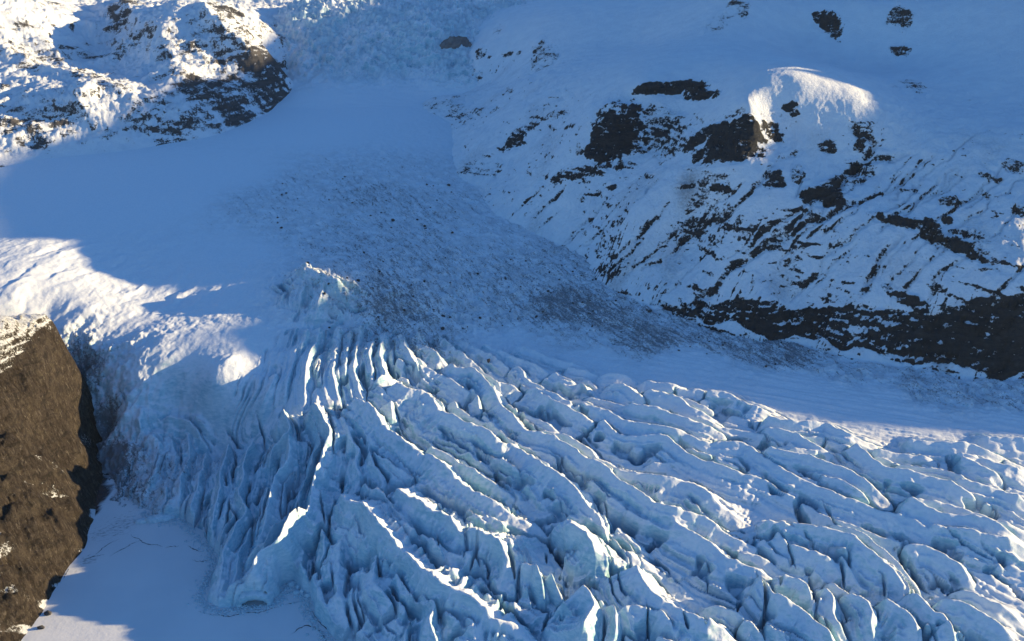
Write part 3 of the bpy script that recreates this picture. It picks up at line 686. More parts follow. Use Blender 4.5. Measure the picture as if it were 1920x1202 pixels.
# ------------------------------------------------------------------ frozen lake
lx = np.arange(-420, 120, 1.6); ly = np.arange(150, 560, 1.6)
X, Y = np.meshgrid(lx, ly); x = X.ravel().astype(F32); y = Y.ravel().astype(F32)
z = 0.05 * fbm(x, y, 9.0, 3, 91)
dark = np.zeros_like(x); water = np.zeros_like(x)
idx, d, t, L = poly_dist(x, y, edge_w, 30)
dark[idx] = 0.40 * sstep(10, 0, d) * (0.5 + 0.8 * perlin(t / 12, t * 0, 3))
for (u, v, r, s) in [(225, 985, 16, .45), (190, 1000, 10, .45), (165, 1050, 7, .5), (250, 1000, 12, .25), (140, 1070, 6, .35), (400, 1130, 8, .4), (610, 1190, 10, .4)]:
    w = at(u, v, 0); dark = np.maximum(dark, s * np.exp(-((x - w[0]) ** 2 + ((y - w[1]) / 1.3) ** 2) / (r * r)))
for (u, v, rx, ry) in [(178, 935, 6.0, 16), (186, 900, 5, 14), (172, 960, 4, 7)]:
    w = at(u, v, 0); water = np.maximum(water, sstep(1.25, 0.9, np.hypot((x - w[0]) / rx, (y - w[1]) / ry) + 0.25 * perlin(x / 4, y / 4, 7)))
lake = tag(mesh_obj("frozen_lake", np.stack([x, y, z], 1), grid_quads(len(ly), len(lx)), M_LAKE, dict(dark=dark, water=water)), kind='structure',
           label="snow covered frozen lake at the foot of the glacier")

# ------------------------------------------------------------------ right mountain side
RM = [(840,340,86),(900,400,76),(1000,452,66),(1100,497,60),(1200,572,51),(1290,605,47),(1450,640,43),(1600,674,41),(1750,702,40),(1920,722,39),
 (1290,588,53),(1450,590,61),(1480,562,67),(1600,572,72),(1700,580,73),(1800,592,75),(1920,607,76),
 (1920,400,130),(1920,250,173),(1920,130,204),(1920,0,262),(1920,60,222),(1880,5,256),(1750,10,252),(1650,30,238),(1500,30,240),(1600,400,122),(1600,300,150),(1600,185,193),(1550,152,205),(1500,155,205),(1660,173,191),
 (1550,122,203),(1500,60,223),(1400,0,258),(1300,450,92),(1350,302,151),(1300,290,150),(1440,240,172),(1380,240,172),(1310,215,174),(1400,200,189),(1450,157,204),(1250,163,189),(1200,170,186),
 (1130,300,132),(1200,275,142),(1150,205,172),(1190,195,174),(1110,400,93),(1200,400,108),(1400,400,120),(1450,500,86),(1750,450,112),(1750,330,145),(1750,220,177),
 (950,320,104),(950,230,138),(1000,150,170),(870,205,126),(800,195,120),(1000,80,200),(1000,0,242),(1200,80,208),(1200,0,246),(920,150,150),(1050,330,116),(1000,390,88),(1070,240,150),
 (1680,110,200),(1750,40,230),(1700,0,258),(1600,0,258),(1820,200,178),(900,100,180),(880,20,225)]
def nearer(u, v, z):
    w = at(u, v, z); k = 1 - 0.0 * float(sstep(110, 160, z)) * float(sstep(230, 200, z) if u > 1150 else 0)
    return np.array([0, 0, CAM_H]) * (1 - k) + w * k
rp = [nearer(u, v, z) for u, v, z in RM]
# contact foot carried on below the ice
for (u, v, z) in RM[:10]:
    w = at(u, v, z); rp.append(np.array([w[0] - 22, w[1] - 26, z - 22]))
rp += [np.array(p, float) for p in [(470,520,36),(600,430,26),(520,640,112),(640,560,70),(700,760,140),(800,1000,190),(1000,1000,170),(950,800,110),(800,1400,270),(300,1700,285),(0,1900,275),(-120,1250,100),(-110,1000,70),(450,440,14)]]
r_tps = TPS(np.array(rp), 0.0008)
r_base = Coarse(lambda x, y: r_tps(x, y), -260, 1100, 380, 2000, 6.0)

def find_on(base, u, v, z0=120.0):
    """march the pixel's ray until it meets the surface"""
    a, yy, d = ray(u, v)
    t = np.linspace(350, 2600, 4500)
    zz = CAM_H + d * t - base(a * t, yy * t)
    k = np.nonzero(zz < 0)[0]
    i = k[0] if len(k) else len(t) - 1
    return np.array([a * t[i], yy * t[i], CAM_H + d * t[i]])

def line_on(base, px, n=4):
    return np.array([find_on(base, u, v) for u, v in catmull(px, n)])

# dark gullies and debris runnels down the slope: (strength, half width m, points)
GUL = [(0.85,2.4,[(1720,330),(1560,400),(1470,445),(1395,490),(1330,545),(1288,588)]),(0.6,2.0,[(1450,310),(1380,390),(1300,440),(1250,480)]),
 (0.5,1.6,[(1640,410),(1580,455),(1520,520),(1480,560)]),(0.7,2.4,[(1690,440),(1640,500),(1605,555)]),(0.5,1.4,[(1830,450),(1760,530),(1720,570)]),
 (0.6,1.6,[(1920,490),(1870,550),(1840,590)]),(0.5,1.3,[(1220,420),(1170,470),(1120,510)]),(0.6,1.3,[(1190,450),(1200,455),(1150,505),(1135,515)]),(0.6,1.2,[(1110,410),(1070,445),(1035,472)]),
 (0.5,1.2,[(1050,400),(1000,440),(985,450)]),(0.5,1.0,[(1160,395),(1110,450),(1070,480)]),(0.4,1.0,[(1260,440),(1200,500),(1160,530)]),(0.4,1.0,[(1330,470),(1270,530),(1225,570)]),
 (0.45,1.2,[(1010,360),(950,410),(915,420)]),(0.4,1.2,[(1900,300),(1800,380),(1700,470)]),(0.35,1.0,[(1850,240),(1760,310),(1660,400)]),(0.35,1.0,[(1780,420),(1700,500),(1660,545)]),
 (0.7,3.0,[(1700,290),(1620,310),(1590,330),(1560,360),(1520,375)]),(0.5,3.0,[(1600,240),(1640,270),(1600,320)])]
# rock outcrops: (u, v, half width px, half height px, tilt deg, strength, cliff drop m)
OUT = [(1370,265,75,30,-14,1.6,5,"overhang"),(1165,250,42,55,20,1.5,5,"buttress"),(1125,285,25,18,0,1.4,2,"buttress"),(1260,165,65,10,-4,1.5,2,"ledge"),(1300,175,40,8,4,1.3,2,"ledge"),
 (1080,325,55,12,-8,0.75,1,None),(970,262,22,10,-35,1.1,2,None),(985,238,20,8,-25,1.0,1,None),(1040,215,25,6,-20,0.8,1,None),(1260,260,45,40,30,0.8,2,None),(1240,230,40,25,30,0.7,1,None),
 (1010,110,14,35,5,0.9,2,None),(1030,105,15,18,0,0.8,1,None),(1460,335,14,12,0,1.1,2,None),(1440,345,14,8,0,0.9,1,None),(1540,370,35,14,-5,1.3,3,"gully"),(1560,345,25,10,-30,1.0,2,None),
 (1500,330,10,18,-30,0.8,1,None),(1550,275,14,8,25,1.0,1,None),(1610,270,12,8,-30,1.1,1,None),(1620,318,30,10,-10,1.0,2,None),(1680,415,40,9,10,1.0,2,"band"),(1755,440,30,12,25,1.2,2,"band"),(1790,460,45,9,15,1.1,2,"band"),
 (1850,470,22,20,20,0.7,1,None),(1780,415,14,6,0,1.2,1,None),(1815,437,28,6,-5,1.0,1,None),(1780,378,22,8,-10,1.1,1,None),(1850,330,18,6,15,1.0,1,None),(1900,310,30,8,20,0.8,1,None),(1920,400,25,10,0,1.0,1,None),
 (1690,30,25,18,10,0.9,2,None),(1550,40,22,14,15,1.2,3,"gully_top"),(1570,62,14,12,50,1.0,1,None),(1690,95,20,8,0,0.9,1,None),(1700,160,35,22,20,0.55,1,None),(1715,165,18,8,10,0.9,1,None),(1350,40,30,14,-30,0.7,1,None),(1390,15,18,12,20,0.9,1,None),(1330,60,40,10,-35,0.4,0,None),
 (870,215,40,12,12,0.8,1,None),(820,195,35,10,10,0.6,1,None),(890,210,20,8,5,0.8,1,None),(865,150,8,12,0,1.1,2,None),(905,100,12,10,0,0.9,1,None),(890,145,18,10,-10,0.7,1,None),(930,60,22,4,-45,0.6,1,None),(960,100,20,5,-5,0.6,1,None),
 (900,318,40,3,5,0.8,0,None),(895,327,38,2.5,5,0.8,0,None),(905,308,40,2.5,5,0.7,0,None),(1480,200,16,6,-10,1.0,1,None),(1490,210,12,6,0,0.8,1,None),
 (1860,310,15,5,25,0.8,1,None),(1700,355,12,5,0,0.9,1,None),(1640,350,10,5,0,0.8,1,None),(1700,560,40,10,20,0.9,1,None),(1850,570,30,8,0,0.6,1,None),
 (1600,340,18,6,-30,0.8,1,None),(1480,290,18,7,-30,0.6,1,None),(1350,350,14,6,0,0.8,1,None),(1280,350,18,5,-10,0.7,1,None),(1215,330,12,5,0,0.6,1,None),(1070,240,15,5,-10,0.8,1,None),(1160,205,12,10,0,0.9,1,None)]
_g = np.random.RandomState(8)
for _ in range(46):
    u0 = _g.uniform(880, 1930); v0 = np.interp(u0, [880, 1200, 1400, 1930], [320, 330, 330, 290]) + _g.uniform(-20, 150); ln_ = _g.uniform(50, 170); sl_ = _g.uniform(0.75, 1.15)
    pts_ = [(u0 - ln_ * f_ * 0.75 + _g.uniform(-5, 5), v0 + ln_ * f_ * 0.75 * sl_ + _g.uniform(-3, 3)) for f_ in (0, .33, .66, 1)]
    if pts_[-1][1] > np.interp(pts_[-1][0], [840, 1100, 1290, 1480, 1930], [330, 480, 580, 555, 600]): continue
    GUL.append((_g.uniform(.35, .62), _g.uniform(0.8, 1.5), pts_))
GUL_W = [(s, w, line_on(r_base, p)) for s, w, p in GUL]
OUT_W = []
for (u, v, ru, rv, tl, st, dr, nm) in OUT:
    c = find_on(r_base, u, v)
    vf = c - np.array([0, 0, CAM_H]); dist = np.linalg.norm(vf); vf /= dist
    er = np.cross(vf, [0, 0, 1.0]); er /= np.linalg.norm(er); eu = np.cross(er, vf)
    a = math.radians(tl); ax = er * math.cos(a) - eu * math.sin(a); ay = -er * math.sin(a) - eu * math.cos(a)
    OUT_W.append((c, ax / (ru * dist / FPX), ay / (rv * dist / FPX), vf, max(ru, rv) * dist / FPX, st, dr, nm))
foot = line_on(r_base, [(1230,575),(1290,598),(1330,610),(1450,622),(1560,640),(1620,655),(1750,680),(1920,705),(2000,715)])
foot = np.vstack([foot, [[470, 530, 38], [560, 470, 30]]])
brow = line_on(r_base, [(1230,570),(1290,587),(1330,588),(1440,590),(1480,562),(1600,572),(1700,580),(1800,592),(1920,607),(2000,615)])
exec_time("right mountain set-up")

def right_height(X, Y, detail=True):
    sh = X.shape; x = X.ravel().astype(F32); y = Y.ravel().astype(F32)
    z = r_base(x, y).astype(F32)
    w1 = perlin(x / 22, y / 22, 121); w2 = perlin(x / 22, y / 22, 122)
    wx = x + 5 * w1; wy = y + 5 * w2
    rock = np.zeros_like(x); scree = np.zeros_like(x); oid = np.zeros(x.shape, np.int32)
    # slope coordinates: along the foot (p) and uphill (h)
    p = 0.766 * x - 0.643 * y; h = 0.643 * x + 0.766 * y
    for s, W, ln in GUL_W:
        idx, d, t, L = poly_dist(wx + 2 * perlin(x / 6, y / 6, 9), wy, ln, W * 4)
        if len(idx) == 0: continue
        a = np.abs(d) / W
        ends = sstep(0, .12 * L, t) * sstep(L, .9 * L, t)
        pr = np.exp(-a * a) * (0.35 + 0.65 * ends)
        z[idx] -= 1.5 * W * pr
        rock[idx] = np.maximum(rock[idx], s * pr * (0.62 + 1.2 * perlin(t / 13, t * 0 + s * 10 + W, 4)))
        scree[idx] = np.maximum(scree[idx], 0.6 * np.exp(-(a / 2.2) ** 2))
    names = {"overhang": 1, "buttress": 2, "ledge": 3, "gully": 4, "band": 5, "gully_top": 6, "cliff": 7}
    for k, (c, ax, ay, vf, ext, st, dr, nm) in enumerate(OUT_W):
        R = 60 + 2.0 * ext
        idx = np.nonzero((np.abs(x - c[0]) < R) & (np.abs(y - c[1]) < R))[0]
        if len(idx) == 0: continue
        rel = np.stack([wx[idx] - c[0], wy[idx] - c[1], z[idx] - c[2]], -1)
        a = rel @ ax; b = rel @ ay
        rel_d = rel @ vf
        e = a * a + b * b
        m = sstep(1.7, 0.45, e + 1.1 * fbm(x[idx], y[idx], 16.0, 4, 131, 0.65))
        m = m * sstep(30 + 1.2 * ext, 15 + 0.6 * ext, np.abs(rel_d))
        rock[idx] = np.maximum(rock[idx], (min(st, 0.86) if nm else 0.62 * st) * m)
        # the face steepens: snow shelf above pushed up, foot cut back
        z[idx] += dr * (0.9 * np.clip(-b, -1.2, 1.2)) * sstep(2.0, 0.3, e)
        if nm: oid[idx] = np.where((m > 0.35), names[nm], oid[idx])
    # basalt band along the foot of the slope
    idx, d, t, L = poly_dist(wx, wy, foot, 70)
    band = np.zeros_like(x)
    if len(idx):
        up = -d                                   # uphill is left of travel
        wid = np.interp(t / L, [0, .1, .28, .33, .6, 1], [3, 12, 16, 22, 26, 34])
        u_ = up / wid
        lay = 0.10 * perlin(p[idx] / 30, h[idx] * 0, 7)
        # stepped cliff: risers and ledges
        st = np.clip(u_ + lay, 0, 1); ns = 4.0
        f = st * ns; fi = np.floor(f); ff = f - fi
        target = (fi + sstep(0.0, 0.35, ff)) / ns
        zb = z[idx]
        dz = (target - st) * np.clip(wid * 1.0, 0, 30)
        inside = sstep(-0.05, 0.05, u_) * sstep(1.08, 0.98, u_)
        z[idx] = zb + dz * inside * 0.7
        band[idx] = inside
        flut = ridged(p[idx], h[idx] * 0.15, 14.0, 3, 141)
        z[idx] -= inside * 7.0 * (1 - flut)
        amt = np.interp(t / L, [0, .08, .2, .27, .30, .36, .45, 1], [.3, .9, 1.0, .9, .35, .75, 1.05, 1.1])
        rock[idx] = np.maximum(rock[idx], inside * amt * (0.80 + 0.5 * perlin(p[idx] / 16, (z[idx]) / 3.2, 143) + 0.40 * perlin(p[idx] / 4.0, z[idx] / 24, 145)))
        oid[idx] = np.where(inside > 0.5, 7, oid[idx])
    # relief: long down-slope ribs, strata and broken rock
    ribs = ridged(p + 6 * w1, h / 9.0, 15.0, 3, 151)
    ribs2 = ridged(p + 2 * w1, h / 9.0, 4.5, 2, 153)
    lowz = sstep(150, 60, z)
    z += (1.1 * (ribs - 0.6) + 0.5 * (ribs2 - 0.6)) * (0.25 + lowz)
    z += (1.8 * fbm(wx, wy, 60.0, 3, 161) + 1.0 * fbm(x, y, 12.0, 4, 165, 0.6)) * (0.35 + 0.65 * sstep(205, 170, z))
    z += np.clip(rock, 0, 1) * (2.0 * fbm(p, z, 9.0, 4, 171, 0.6) + 1.8 * (ridged(x, y, 10.0, 3, 173, 0.6) - 0.5))
    tz = (z + 1.2 * perlin(p / 18, h / 18, 187)) / 3.6; ft = tz - np.floor(tz)
    z += (np.floor(tz) + sstep(0.05, 0.45, ft) - tz) * 3.6 * 0.75 * np.clip(rock, 0, 1) * sstep(0.25, 0.5, rock)
    # scattered ledges: short dark strata
    led = perlin(p / 26.0 + 0.4 * w1, z / 4.2, 181) + 0.5 * perlin(p / 9.0, z / 2.0, 182)
    zone = sstep(-0.15, 0.45, perlin(x / 75, y / 75, 183)) * sstep(205, 150, z)
    rock = np.maximum(rock, 0.66 * sstep(0.16, 0.55, led) * zone)
    led2 = perlin(p / 8.0 + 0.8 * w1, z / 2.2, 184) + 0.6 * perlin(p / 3.4, z / 1.2, 185)
    rock = np.maximum(rock, 0.55 * sstep(0.30, 0.75, led2) * sstep(-0.3, 0.3, perlin(x / 50, y / 50, 186)) * sstep(195, 160, z))
    # runnel streaks on the lower slope
    rs = sstep(0.66, 0.88, ribs2) * lowz * sstep(-0.3, 0.5, perlin(p / 40, h / 60, 191))
    rock = np.maximum(rock, 0.58 * rs)
    scree = np.maximum(scree, np.maximum(lowz, 0.8 * sstep(190, 165, z)) * (0.30 + 0.40 * sstep(0, .6, perlin(p / 30, h / 50, 193))))
    w = find_cache
    scree = np.maximum(scree, 0.9 * np.exp(-(((x - w[0]) / 16) ** 2 + ((y - w[1]) / 22) ** 2)))
    return z.reshape(sh), dict(rock=rock.reshape(sh), scree=scree.reshape(sh)), oid.reshape(sh)
find_cache = find_on(r_base, 1290, 350)

th = np.radians(np.r_[np.linspace(-7, 33, 760), np.linspace(33.3, 48, 60)])
def r_prof(X, Y):
    return r_base(X, Y)
rows = polar_rows(th, 560, 1900, 560, r_prof, k=0.40)
X = rows * np.sin(th)[None]; Y = rows * np.cos(th)[None]
Z, AT, OID = right_height(X, Y)
co = np.stack([X, Y, Z], -1).reshape(-1, 3); q = grid_quads(*X.shape)
at_ = {k: v.ravel() for k, v in AT.items()}
hid = (Z.ravel() < g_base(X.ravel(), Y.ravel()) - 14)
kf = ~hid[q].all(1)
q = q[kf]
oq = OID.ravel()[q]; rq = at_['rock'][q].mean(1)
fo = np.where((oq.min(1) == oq.max(1)) & (rq > 0.45), oq[:, 0], 0)
c2, q2, a2 = keep_faces(co, q, at_, fo == 0)
rmount = tag(mesh_obj("mountain_slope", c2, q2, M_ROCK, a2), kind='structure', label="shaded snow covered mountainside on the right of the glacier")
OLAB = {1: "dark overhanging rock face below the sunlit snow knoll", 2: "dark rock buttress with vertical face left of the sunlit knoll", 3: "thin dark rock ledge under the smooth snow shelf",
        4: "dark rock pocket in the gully on the middle of the slope", 5: "broken dark rock band high on the far right slope", 6: "dark rock patch beside the sunlit snow at the top of the gully",
        7: "long dark basalt cliff along the foot of the mountainside above the glacier"}
for k in sorted(OLAB):
    m = fo == k
    if m.sum() < 20: continue
    c2, q2, a2 = keep_faces(co, q, at_, m)
    tag(mesh_obj("basalt_cliff" if k == 7 else "rock_outcrop", c2, q2, M_ROCK, a2), OLAB[k], "cliff" if k == 7 else "rock outcrop", None if k == 7 else "dark rock outcrops on the right mountainside")
exec_time("right mountain %d faces" % len(q))

# ------------------------------------------------------------------ left mountains
LM = [(0,325,100),(100,305,102),(250,287,105),(330,272,107),(450,242,112),(545,192,123),(600,150,138),
 (250,205,143),(0,200,148),(130,175,160),(200,165,160),(0,100,188),(300,110,178),(320,160,158),(350,210,138),(450,170,147),(540,150,141),(500,90,188),(420,120,172),(330,0,248),(250,30,222),(180,90,182),(0,0,250),(150,0,240),(500,0,240),(580,60,196),(80,250,124),(150,240,128),(420,40,222),(130,60,205)]
lp = [at(u, v, z) for u, v, z in LM]
for (u, v, z) in LM[:7]:
    w = at(u, v, z); n = math.hypot(w[0], w[1]); lp.append(np.array([w[0] + 10, w[1] - 40, z - 18]))
lp += [np.array(p, float) for p in [(-900,1000,190),(-900,1500,300),(-700,1900,330),(-300,1900,290),(-640,820,96),(-760,800,110)]]
l_tps = TPS(np.array(lp), 0.0006)
l_base0 = Coarse(lambda x, y: l_tps(x, y), -1300, 0, 700, 2200, 8.0)
LSP = [(16,34,[(-40,70),(40,115),(95,140),(170,155),(245,187),(262,240)]),(24,36,[(225,5),(265,50),(310,80),(322,130),(345,160),(400,195),(440,225)]),(14,24,[(370,0),(420,60),(470,110),(520,165)]),
 (10,20,[(0,215),(60,245),(130,275)]),(12,24,[(150,150),(165,190),(185,240)]),(10,18,[(60,60),(120,120),(150,150)])]
LSP_W = [(H, W, line_on(l_base0, p)) for H, W, p in LSP]
LRK = [(240,20,24,18,.9),(225,45,18,14,.8),(400,170,60,40,.75),(440,210,45,25,.85),(490,160,45,40,.8),(520,195,25,14,.7),(430,95,50,40,.5),(350,85,40,40,.45),(415,5,30,10,.9),(300,200,40,40,.4),(40,60,40,30,.35),(60,100,60,30,.45),(20,225,40,20,.6),(70,262,25,12,.7),(25,315,30,8,.7),(150,300,40,8,.6),(250,215,14,20,.6),(310,265,20,8,.7),(330,270,14,6,.6),(440,50,30,30,.5),(100,180,70,50,.35),(480,120,30,30,.6),(560,120,25,20,.5),(570,40,25,25,.5)]
LRK_W = [(find_on(l_base0, u, v), ru, rv, s) for u, v, ru, rv, s in LRK]

def left_height(X, Y):
    sh = X.shape; x = X.ravel().astype(F32); y = Y.ravel().astype(F32)
    z = l_base0(x, y).astype(F32)
    w1 = perlin(x / 30, y / 30, 221); w2 = perlin(x / 30, y / 30, 222)
    wx = x + 8 * w1; wy = y + 8 * w2
    acc = np.zeros_like(x)
    for H, W, ln in LSP_W:
        idx, d, t, L = poly_dist(wx, wy, ln, W * 4)
        if len(idx) == 0: continue
        a = np.abs(d) / W
        ends = sstep(-.05 * L, .12 * L, t) * sstep(1.05 * L, .75 * L, t)
        acc[idx] += np.maximum(H * np.exp(-1.1 * np.sqrt(a * a + .01)) * sstep(4, 2.5, a) * (0.15 + .85 * ends), 0) ** 3
    z += acc ** (1 / 3.) - 5
    on = sstep(0, 14, z - g_base(x, y))
    z += on * (7.0 * (ridged(wx, wy, 75.0, 4, 231, 0.52) - 0.62) * 1.6 + 3.2 * (ridged(x, y, 26.0, 5, 235, .66) - .6) + 1.3 * fbm(x, y, 9.0, 4, 237, .65) + 1.6 * (ridged(x + 0.6 * y, (y - 0.6 * x) / 3.0, 9.0, 3, 239, .6) - .6))
    rock = 0.23 + 0.30 * sstep(0.0, 0.6, perlin(x / 60, y / 60, 241))
    for c, ru, rv, s in LRK_W:
        dist = math.hypot(c[0], c[1])
        e = ((wx - c[0]) / (ru * dist / 1500.)) ** 2 + ((wy - c[1]) / (rv * dist / 800.)) ** 2
        rock = np.maximum(rock, s * sstep(2.0, 0.3, e + 0.7 * perlin(x / 18, y / 18, 243)))
    st = perlin(x / 60, z / 5.0, 245) * 0.5 + 0.5 * perlin(x / 20, z / 2.5, 246)
    rock = rock * (0.85 + 0.7 * st)
    return z.reshape(sh), dict(rock=rock.reshape(sh), scree=(0.35 + 0 * rock).reshape(sh))
th = np.radians(np.r_[np.linspace(-46, -34, 50), np.linspace(-33.9, -9, 410)])
rows = polar_rows(th, 820, 1950, 330, lambda X, Y: l_base0(X, Y), k=0.42)
X = rows * np.sin(th)[None]; Y = rows * np.cos(th)[None]
Z, AT = left_height(X, Y)
co = np.stack([X, Y, Z], -1).reshape(-1, 3); q = grid_quads(*X.shape); at_ = {k: v.ravel() for k, v in AT.items()}
hid = Z.ravel() < g_base(X.ravel(), Y.ravel()) - 14
c2, q2, a2 = keep_faces(co, q, at_, ~hid[q].all(1))
lmount = tag(mesh_obj("mountain", c2, q2, M_LEFT, a2), kind='structure', label="craggy snow dusted mountains behind the upper glacier on the left, partly in sun")
exec_time("left mountains %d faces" % len(q2))

# ------------------------------------------------------------------ icefall at the head of the glacier
IF = [(560,195,124),(700,190,125),(860,195,121),(700,100,176),(700,0,240),(560,0,243),(640,60,200),(860,130,160),(860,60,202),(950,0,242),(600,130,156),(780,140,150),(800,50,210),(820,0,240),(500,60,190)]
ip = [at(u, v, z) for u, v, z in IF] + [np.array(p, float) for p in [(-250,1150,95),(-100,1150,95),(-300,1900,275),(0,1900,275),(-400,1250,100)]]
i_tps = TPS(np.array(ip), 0.0006)
th = np.linspace(math.radians(-21), math.radians(3), 380)
rows = polar_rows(th, 1130, 1900, 230, lambda X, Y: i_tps(X, Y), k=0.42)
X = rows * np.sin(th)[None]; Y = rows * np.cos(th)[None]
x = X.ravel().astype(F32); y = Y.ravel().astype(F32); zb = i_tps(x, y).astype(F32)
gb_ = g_base(x, y).astype(F32); df_ = zb - gb_; zb = gb_ - 1.2 + 7.0 * np.log1p(np.exp(np.clip(df_ / 7.0, -30, 30)))
w1 = perlin(x / 30, y / 30, 321); w2 = perlin(x / 30, y / 30, 322)
up = sstep(128, 165, zb)
z = zb + up * (15.0 * (ridged(x / 1.7 + 6 * w1, y + 6 * w2, 24.0, 5, 331, .66) - .58) + 4.5 * fbm(x / 1.4, y, 9.0, 4, 335, .65)) + (1 - up) * 0.5 * fbm(x / 2, y, 12, 3, 337)
z += 4.0 * fbm(x, y, 90, 2, 339) * up
iced = up * sstep(-0.5, 0.3, perlin(x / 40, y / 40, 341)) * 0.55
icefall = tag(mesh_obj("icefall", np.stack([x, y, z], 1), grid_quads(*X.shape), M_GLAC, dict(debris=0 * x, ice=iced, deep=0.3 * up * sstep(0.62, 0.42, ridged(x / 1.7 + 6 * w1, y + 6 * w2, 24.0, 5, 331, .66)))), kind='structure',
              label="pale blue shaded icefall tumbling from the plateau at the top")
exec_time("icefall")

# ------------------------------------------------------------------ brown cliff on the left
BC = [(165,1000,0),(130,1060,0),(100,1110,0),(70,1160,0),(40,1202,0),(172,930,2),(176,880,7),(142,800,25),(108,700,54),(102,610,80),(95,602,83),(50,605,86),(0,592,88),(50,640,82),(0,700,74),(50,700,68),(0,800,57),(60,780,48),(0,900,43),(80,880,30),(0,1000,29),(80,1000,18),(0,1100,17),(-60,1200,12),(120,930,14),(-100,1100,30),(-100,900,60),(-100,700,92),(-150,590,100)]
bp = [at(u, v, z) for u, v, z in BC] + [np.array(p, float) for p in [(-272,520,4),(-284,538,22),(-300,556,40),(-322,575,48),(-262,500,-4),(-250,470,-5),(-226,380,-6),(-225,350,-5),(-222,420,-9),(-235,450,-8),(-215,330,-5),(-400,600,70),(-500,640,90),(-400,420,90),(-330,300,40),(-260,260,0)]]
b_tps = TPS(np.array(bp), 0.0006)
b_base = Coarse(lambda x, y: b_tps(x, y), -560, -180, 240, 680, 4.0)
tx = np.linspace(0, 1, 390); ty = np.linspace(0, 1, 520)
X = (-200 - 330 * tx ** 1.35)[None] + 0 * ty[:, None]; Y = (270 + 390 * ty)[:, None] + 0 * tx[None]
x = X.ravel().astype(F32); y = Y.ravel().astype(F32)
zb = b_base(x, y).astype(F32)
w1 = perlin(x / 14, y / 14, 421); w2 = perlin(x / 14, y / 14, 422)
hh = 0.75 * x * -1 + 0.66 * y; pp = 0.66 * x + 0.75 * y
on = sstep(-2, 8, zb)
BR = [(6,7,[(92,770),(140,840),(178,885)]),(6,7,[(55,830),(110,895),(168,945)]),(7,8,[(0,815),(60,875),(120,930),(158,985)]),(6,7,[(0,890),(50,930),(110,990),(132,1045)]),(6,7,[(10,950),(70,1000),(108,1065)]),(5,6,[(0,1000),(40,1050),(82,1112)]),(5,6,[(0,1060),(30,1110),(52,1165)]),
(6,5,[(92,630),(92,690),(86,755)]),(5,5,[(76,660),(78,725),(70,785)]),(5,5,[(56,720),(54,790)]),(5,6,[(30,740),(25,800),(45,850)]),(4,4,[(120,800),(150,850)]),(4,5,[(25,1130),(45,1170)]),(5,5,[(60,920),(95,965),(128,1010)])]
acc = np.zeros_like(x); wx = x + 1.6 * w1 + 0.8 * perlin(x / 4, y / 4, 423); wy = y + 1.6 * w2 + 0.8 * perlin(x / 4, y / 4, 424)
for k, (H, W, p_) in enumerate(BR):
    idx, d, t, L = poly_dist(wx, wy, line_on(b_base, p_), W * 4)
    if len(idx) == 0: continue
    a = np.abs(d) / (W * 1.15)
    h_ = 1.45 * H * (0.6 * np.exp(-np.sqrt(a * a + .01)) * sstep(4, 2.5, a) + .4 * np.clip(1 - a / 2, 0, 1)) * sstep(-2, 5, t) * sstep(L + 2, L - 6, t) * (1.3 + 0.6 * perlin(t / 9, t * 0 + k, 3))
    acc[idx] += np.maximum(h_, 0) ** 3
eidx, ed, et, eL = poly_dist(wx, wy, line_on(b_base, [(112,604),(106,640),(97,690),(90,740),(72,785),(40,805),(0,795)]), 40)
rim = np.zeros_like(x)
if len(eidx): rim[eidx] = (sstep(-3.5, 3.5, ed) - 0.5) * 5.0 * sstep(40, 12, np.abs(ed))
z = zb + on * (acc ** (1 / 3.) - 2.5 + rim + 4.0 * np.maximum(ridged(pp + 4 * w2, hh / 5.0, 14.0, 4, 435, .6) - .62, -0.03) + 3.0 * np.maximum(ridged(pp + 2 * w1, hh / 3.0, 4.5, 3, 436, .6) - .62, -0.03) + 0.6 * fbm(x, y, 5.0, 4, 437, .65))
tz = (z + 1.5 * perlin(pp / 20, hh / 20, 440)) / 4.2; ft = tz - np.floor(tz)
z += on * (np.floor(tz) + sstep(0.1, 0.6, ft) - tz) * 4.2 * 0.55 * sstep(20, 50, zb)
snow = 0.62 * sstep(62, 80, zb) + 0.66 * sstep(0.05, 0.4, perlin(pp / 22, hh / 9, 441)) * sstep(0.9, 0.2, zb / 60.) * (0.72 + 0.28 * sstep(8, 20, zb)) + 0.30 * sstep(3.0, 0.3, zb)
c2 = np.stack([x, y, z], 1); q = grid_quads(*X.shape)
hid = z < -6
c2, q2, a2 = keep_faces(c2, q, dict(snow=snow), ~hid[q].all(1))
cliff = tag(mesh_obj("brown_cliff", c2, q2[:, ::-1], M_BROWN, a2), "steep brown earth and rock cliff beside the frozen lake, lit by the sun", "cliff")
exec_time("brown cliff %d" % len(q2))

